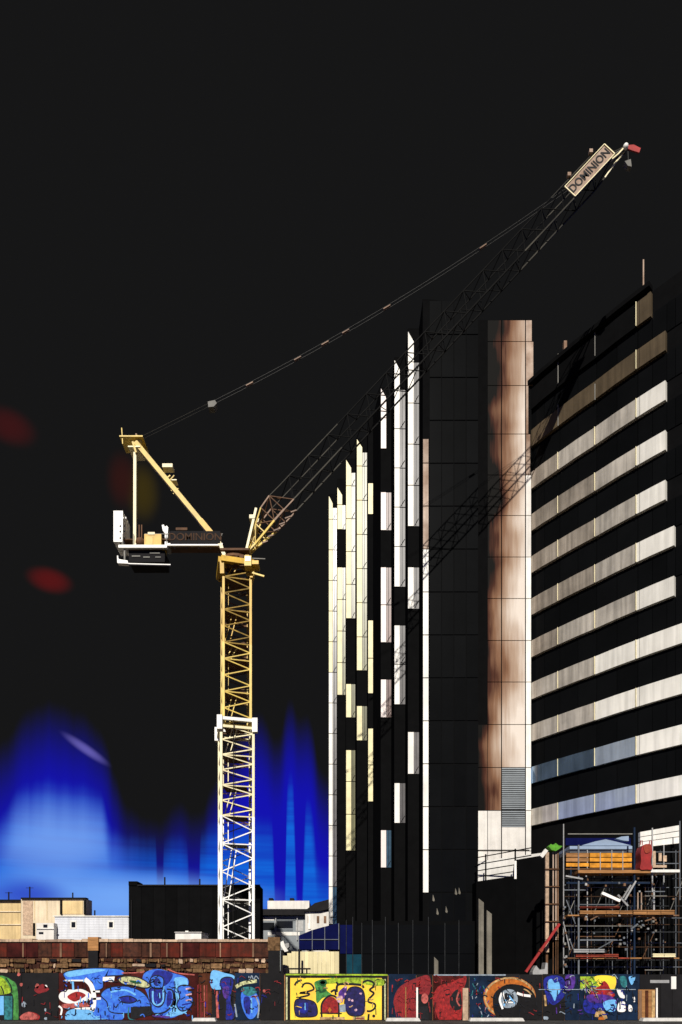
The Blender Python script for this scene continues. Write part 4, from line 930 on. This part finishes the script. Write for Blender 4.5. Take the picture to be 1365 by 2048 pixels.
for pts in ([(1234, 1978), (1246, 1984), (1250, 1996), (1240, 1994)], [(1238, 2006), (1250, 2004), (1251, 2022), (1236, 2022)], [(1258, 2010), (1264, 2012), (1265, 2022), (1258, 2022)]): flat(pts, 'p_white', H2_, 3)
flat([(1240, 1954), (1252, 1954), (1254, 1974), (1244, 1972)], 'p_teal', H2_, 3); flat([(1258, 1954), (1271, 1954), (1264, 1970)], 'p_lblue', H2_, 3); stroke([(1268, 1994), (1270, 2004)], 4, 'p_white', H2_, 3, False)
# timber door panel at the right end
dr = box('door', PX(1277, DH - .07), PX(1311, DH - .07), DH - .07, DH - .012, .06, PZ(1979, DH), 'timber', H2_)
for i, x in enumerate((1278, 1284.5, 1291, 1297.5, 1304)): pbox('door_plank', x, x + 6, 1981, 2038, DH - .09, .018, ['tan', 'timber', 'boardb', 'timber', 'p_tan'][i], dr)
box('door_jamb', PX(1313, DH - .1), PX(1316, DH - .1), DH - .1, DH - .012, .02, PZ(1976, DH), 'white', H2_)
for (x0, x1, y0, y1, m) in ((1300, 1338, 1960, 1966, 'galvb'), (1342, 1352, 1953, 1978, 'white')):
    box('notice_plate', PX(x0, DH), PX(x1, DH), DH - .05, DH - .006, PZ(y1, DH), PZ(y0, DH), m, H2_)
for i, (x0, x1, lb) in enumerate(((772, 842, 'pale concrete block at the pavement below the red disc mural'), (940, 1050, 'long pale concrete block on the pavement under the ringed eye'), (1286, 1400, 'wide white concrete block at the bottom right corner'), (384, 432, 'small pale concrete block under the blue graffiti letters'))):
    d = 33.2
    V = [(PX(x0, d), d, .02), (PX(x1, d), d, .02), (PX(x1, d), d + .45, .02), (PX(x0, d), d + .45, .02), (PX(x0 + 3, d), d + .06, .17), (PX(x1 - 3, d), d + .06, .17), (PX(x1 - 3, d), d + .4, .17), (PX(x0 + 3, d), d + .4, .17)]
    tag(mesh('concrete_block', V, HEX, 'concrete'), lb, 'concrete block', 'concrete blocks along the hoarding')

# ------------------------------------------------------------------ scaffold and formwork at the right
DS = 44.0
S0 = thing('scaffold', (PX(1230, DS), DS, 0), 'galvanised tube scaffold with orange guard mesh before the office base', 'scaffold')
for (x, y0, m, r, dd) in ((1127.5, 1648, 'galvb', .030, 0), (1157.5, 1690, 'galv', .048, 0), (1175, 1700, 'galvb', .03, 1.2), (1201, 1705, 'galvb', .026, 0), (1224, 1700, 'galvb', .026, 0), (1246, 1702, 'galvb', .026, 0),
                         (1269, 1655, 'navy', .05, -.1), (1305, 1656, 'galvb', .035, 0), (1328, 1690, 'galvb', .028, 0), (1360, 1642, 'galv', .03, 0), (1308, 1780, 'galvb', .05, .8), (1283, 1785, 'tanw', .035, .6), (1276, 1785, 'tanw', .035, .6)):
    d_ = DS + dd
    yb = {1201: 1750, 1224: 1750, 1246: 1750, 1328: 1765, 1308: 1830, 1283: 1822, 1276: 1822, 1305: 1784, 1360: 1800}.get(x)
    bar('standard', (PX(x, d_), d_, 0 if yb is None else PZ(yb, d_)), P(x, y0, d_), r, m, S0)
for (x0, x1, y, m, r) in ((1133, 1300, 1766, 'navy', .06), (1160, 1300, 1764.5, 'galv', .022), (1128, 1176, 1780, 'galv', .03), (1160, 1235, 1809, 'galv', .025), (1128, 1290, 1852, 'greyst', .022), (1160, 1246, 1880, 'galv', .045), (1160, 1230, 1873, 'brown', .025),
                         (1303, 1360, 1704, 'galv', .025), (1303, 1360, 1727, 'galv', .025), (1136, 1265, 1668, 'greyst', .03), (1290, 1330, 1783, 'galv', .03), (1290, 1334, 1792, 'greyst', .03), (1290, 1326, 1940, 'greyst', .03)):
    bar('ledger', P(x0, y, DS + .1), P(x1, y, DS + .1), r, m, S0)
for (a, b, m, r) in (((1133, 1800), (1151, 1848), 'galv', .03), ((1128, 1848), (1140, 1900), 'galvb', .03), ((1140, 1880), (1152, 1912), 'galv', .03), ((1181, 1840), (1240, 1808), 'tan', .04), ((1196, 1898), (1228, 1880), 'galv', .03),
                     ((1272, 1762), (1250, 1800), 'galvb', .05), ((1262, 1770), (1246, 1796), 'galvb', .045), ((1204, 1786), (1240, 1802), 'whitest', .09), ((1236, 1790), (1256, 1812), 'galvb', .06), ((1132, 1752), (1166, 1758), 'galvb', .05), ((1290, 1842), (1310, 1836), 'tan', .04), ((1262, 1858), (1276, 1848), 'galv', .05)):
    bar('brace', P(*a, DS - .15), P(*b, DS - .15), r, m, S0)
for i, x in enumerate((1138, 1150, 1183, 1212, 1219, 1255, 1291, 1297, 1321, 1352)):
    for dd in (.9, 1.9):
        xx = x + (dd - .9) * 6
        bar('standard', (PX(xx, DS + dd), DS + dd, 0), P(xx, 1748 if x < 1300 else 1700, DS + dd), .022, ['scafd', 'galv', 'brownd', 'scafd'][(i + int(dd)) % 4], S0)
for i, y in enumerate((1757, 1775, 1793, 1812, 1836, 1849, 1864, 1886, 1894, 1920, 1934)):
    bar('ledger', P(1130, y, DS + .85 + (i % 2)), P(1364, y, DS + .85 + (i % 2)), .022, ['scafd', 'galv', 'brownd'][i % 3], S0)
for i in range(9):
    x = 1136 + i * 25
    pbox('deck_board', x, x + 23, 1829.5, 1832, DS - .2, 1.0, ['timber', 'brown', 'tan'][i % 3], S0)
    pbox('deck_board', x, x + 23, 1915, 1917.5, DS - .2, 1.0, ['brown', 'timberr', 'timber'][i % 3], S0)
    if i % 2 == 0: bar('brace', P(x, 1832, DS + .9), P(x + 30, 1760, DS + .9), .02, 'greyst', S0)
    if i % 3 == 0: bar('brace', P(x, 1915, DS + .9), P(x + 36, 1836, DS + .9), .02, 'brown', S0)
random.seed(11)
for k in range(90):     # couplers and clamps
    x = random.choice([1129, 1130, 1131, 1174, 1240, 1250, 1262, 1278, 1284, 1306, 1312, random.uniform(1132, 1350), random.uniform(1132, 1350), random.uniform(1132, 1350)]) + random.uniform(-2, 2); y = random.uniform(1750, 1935)
    if x > 1200 and y > 1900: y -= 90
    v = P(x, y, DS - .2); s = random.uniform(.025, .075)
    box('coupler', v.x - s, v.x + s, v.y - s, v.y + s, v.z - s * random.uniform(.6, 1.6), v.z + s, random.choice(['galv', 'galvb', 'greyst', 'brown', 'tan', 'galv']), S0)
# orange guard mesh panels
gm = [1132, 1157, 1179, 1201, 1224, 1246, 1265]
for i in range(len(gm) - 1):
    for (y0, y1) in ((1706, 1714), (1715.5, 1723), (1726, 1735 if i > 1 else 1733)):
        pbox('guard_mesh', gm[i] + 1, gm[i + 1] - 1, y0, y1, DS - .05, .03, 'orange' if y1 > 1724 or i > 1 else 'timber', S0)
    pbox('toe_board', gm[i] + .2, gm[i + 1] - .2, 1736.5, 1739, DS - .02, .05, 'brown', S0)
pbox('deck_beam', 1157, 1302, 1740, 1746, DS - .3, 1.2, 'timber', S0)
pbox('deck_beam', 1302.3, 1360, 1739, 1744.5, DS - .3, 1.2, 'white', S0)
for (x0, x1, y0, y1) in ((1306, 1312, 1702, 1735), (1318, 1324, 1706, 1722), (1327, 1334, 1711, 1723)): pbox('guard_frame', x0, x1, y0, y1, DS - .05, .05, 'coping', S0)
pbox('guard_frame', 1306, 1334, 1730, 1735, DS - .12, .05, 'coping', S0)
# formwork beams
for i, (x0, x1, y0, y1, dd, m, lb) in enumerate(((1160, 1266, 1821, 1828, .35, 'timber', 'long orange timber beam across the middle of the scaffold'), (1267, 1350, 1820, 1829, .4, 'timber', 'notched orange timber beam right of the scaffold clamps'),
                                     (1152, 1238, 1908, 1914, .3, 'timberr', 'red stained timber beam low on the scaffold'), (1148, 1210, 1898, 1905, .5, 'galvb', 'pale steel beam lying above the red timber low on scaffold'), (1306, 1352, 1907, 1914, .5, 'creamst', 'cream beam at lower right of the scaffold'), (1160, 1240, 1813, 1816, .5, 'timberr', 'thin dark red rail above the orange timber beam'))):
    f = thing('formwork_beam', (PX((x0 + x1) / 2, DS - dd), DS - dd, PZ(y1, DS)), lb, 'beam', 'beams on the scaffold')
    n = max(2, int((x1 - x0) / 26))
    for k in range(n):
        a, b_ = x0 + (x1 - x0) * k / n, x0 + (x1 - x0) * (k + 1) / n
        pbox('flange', a + .3, b_ - .3, y0, y0 + 2.5, DS - dd, .16, m, f); pbox('flange', a + .3, b_ - .3, y1 - 2, y1, DS - dd, .16, m, f)
        pbox('web', a + .6, b_ - .6, y0 + 2.7, y1 - 2.2, DS - dd + .04, .08, m, f)
# shoring column of pipes with green cover
Q0 = thing('shoring_pipes', (PX(1105, 44.5), 44.5, 0), 'bundle of pale vertical shoring pipes left of the scaffold', 'shoring')
for x, w, y1, m in ((1095, 3.4, 1905, 'coping'), (1107, 1.2, 1880, 'tanw'), (1112.5, 1.2, 1880, 'tanw'), (1116.5, 1.0, 1880, 'tan')):
    ys = 1704 if w > 2 else 1702
    while ys < y1:
        ye = min(ys + 35, y1 if y1 < 1900 else y1)
        pbox('pipe_length', x - w, x + w, ys + .5, ye - .5, 44.5, w * .05, m, Q0); ys += 35
    bar('pipe_core', (PX(x, 44.62), 44.62 + w * .05, 0), P(x, 1704, 44.62 + w * .05), w * .02, 'brown', Q0)
for y in (1738, 1773, 1808, 1843): pbox('pipe_clamp', 1091, 1119, y - .8, y + .8, 44.4, .09, 'brown', Q0)
bar('head_bolt', P(1082, 1714, 44.6), P(1093, 1700, 44.6), .12, 'white', Q0)
gc = [(1098, 1693), (1102, 1688), (1108, 1690), (1112, 1686), (1118, 1691), (1126, 1692), (1120, 1697), (1112, 1702), (1104, 1700)]
tag(extr('green_cover', gc, 44.2, .5, 'green'), 'bright green plastic cover capping the shoring pipes', 'cover')
bar('raking_prop', P(1052, 1944, 43.2), P(1119, 1848, 43.8), .075, 'red'); tag(bpy.data.objects['raking_prop'], 'red steel raking prop leaning against the shoring pipes', 'prop')
bar('prop_collar', P(1080, 1904, 43.4), P(1084, 1898, 43.45), .10, 'timberr', bpy.data.objects['raking_prop'])
tag(extr('concrete_footing', [(1066, 1944), (1068, 1938), (1073, 1931), (1080, 1940), (1090, 1938), (1092, 1925), (1096, 1926), (1096, 1950), (1066, 1950)], 43.0, .8, 'galvb'), 'pale jagged footing beside the red raking prop', 'footing')
# pale blue canopy behind the mesh
N0 = thing('site_canopy', (PX(1200, 45.5), 45.5, PZ(1706, 45.5)), 'pale blue gabled canopy rising behind the orange guard mesh', 'canopy')
extr('gable_sheet', [(1163, 1691), (1190, 1683), (1212, 1678.5), (1232, 1683), (1264, 1691)], 45.5, 2.0, 'bluecan', N0)
pbox('fascia', 1140, 1265, 1692, 1698, 45.3, 2.2, 'bluecan', N0); pbox('fascia', 1140, 1265, 1698.5, 1705, 45.35, 2.1, 'galv', N0); pbox('roof_back', 1132, 1262, 1676, 1690.5, 48.2, .1, 'bluetarp', N0)
for x in (1142, 1262): bar('canopy_post', (PX(x, 46.5), 46.5, 0), P(x, 1704, 46.5), .05, 'navy', N0)
extr('gable_sheet', [(1232, 1677), (1244, 1673), (1258, 1672), (1258, 1682), (1248, 1681)], 46.2, .3, 'bluecan', N0)
# white parapet at the right edge
d = 45.2
WP = thing('white_parapet', (PX(1325, d), d, 0), 'bright white sloping parapet panels at the right edge above scaffold', 'parapet')
for (t0, t1, b0, b1) in ((0, .30, 0, .30), (.34, .62, .34, .62), (.66, 1, .66, 1)):
    def ly(x, f): return (1664 + (1650 - 1664) * (x - 1281) / 80) * (1 - f) + (1695 + (1686 - 1695) * (x - 1281) / 80) * f
    extr('parapet_panel', [(1281, ly(1281, t0)), (1361, ly(1361, t0)), (1361, ly(1361, b1)), (1281, ly(1281, b1))], d, .3, 'white', WP)
for x in (1284, 1345): bar('parapet_post', (PX(x, d + .4), d + .4, 0), P(x, 1690, d + .4), .08, 'black', WP)
# red bulk bag standing on the deck
rb0 = thing('red_bulk_bag', (PX(1292, 43.8), 43.8, PZ(1739, 43.8)), 'crumpled red bulk bag standing on the scaffold deck', 'bag')
extr('bag_body', smooth_pts([(1281, 1738), (1283, 1722), (1282, 1706), (1286, 1692), (1294, 1688), (1303, 1690), (1305, 1704), (1302, 1722), (1305, 1738), (1294, 1739)]), 43.6, .8, 'red', rb0)
extr('bag_fold', smooth_pts([(1288, 1692), (1300, 1690), (1302, 1702), (1292, 1706)]), 43.55, .05, 'timberr', rb0)
for x in (1283, 1301): tube('lifting_loop', [P(x - 2, 1690, 43.9), P(x - 1, 1681, 43.9), P(x + 2, 1681, 43.9), P(x + 2, 1690, 43.9)], .03, 'red', rb0)
# dark green stake figure beside the bag
# (navy standard already stands there)

# sprayed drips and scribbles over the boards
random.seed(23)
def scribble(par, x0, x1, n, cols):
    for k in range(n):
        x, y = random.uniform(x0, x1), random.uniform(1952, 2032)
        if random.random() < .5: pts = [(x, y), (x + random.uniform(-1, 1), y + random.uniform(4, 14))]
        else: pts = [(x, y), (x + random.uniform(2, 7), y + random.uniform(-4, 4)), (x + random.uniform(5, 12), y + random.uniform(-3, 6))]
        stroke(pts, random.uniform(.9, 2.2), random.choice(cols), par, 10, len(pts) > 2)
scribble(H0, 122, 390, 150, ['p_black', 'p_dblue', 'p_lblue', 'p_blue', 'p_black'])
scribble(H0, 40, 118, 14, ['p_maroon', 'p_black', 'board'])
scribble(H0, 392, 560, 80, ['p_black', 'p_maroon', 'p_dblue', 'boardk'])
scribble(H1_, 584, 760, 34, ['p_black', 'p_tan', 'p_yellow', 'p_dgreen'])
scribble(H2_, 785, 935, 90, ['p_black', 'p_maroon', 'p_red'])
scribble(H2_, 944, 1080, 70, ['p_black', 'boardk', 'p_black', 'boardn', 'p_maroon'])
scribble(H2_, 1090, 1275, 120, ['p_black', 'p_dblue', 'boardn', 'boardk', 'p_black', 'p_purple', 'p_grey'])
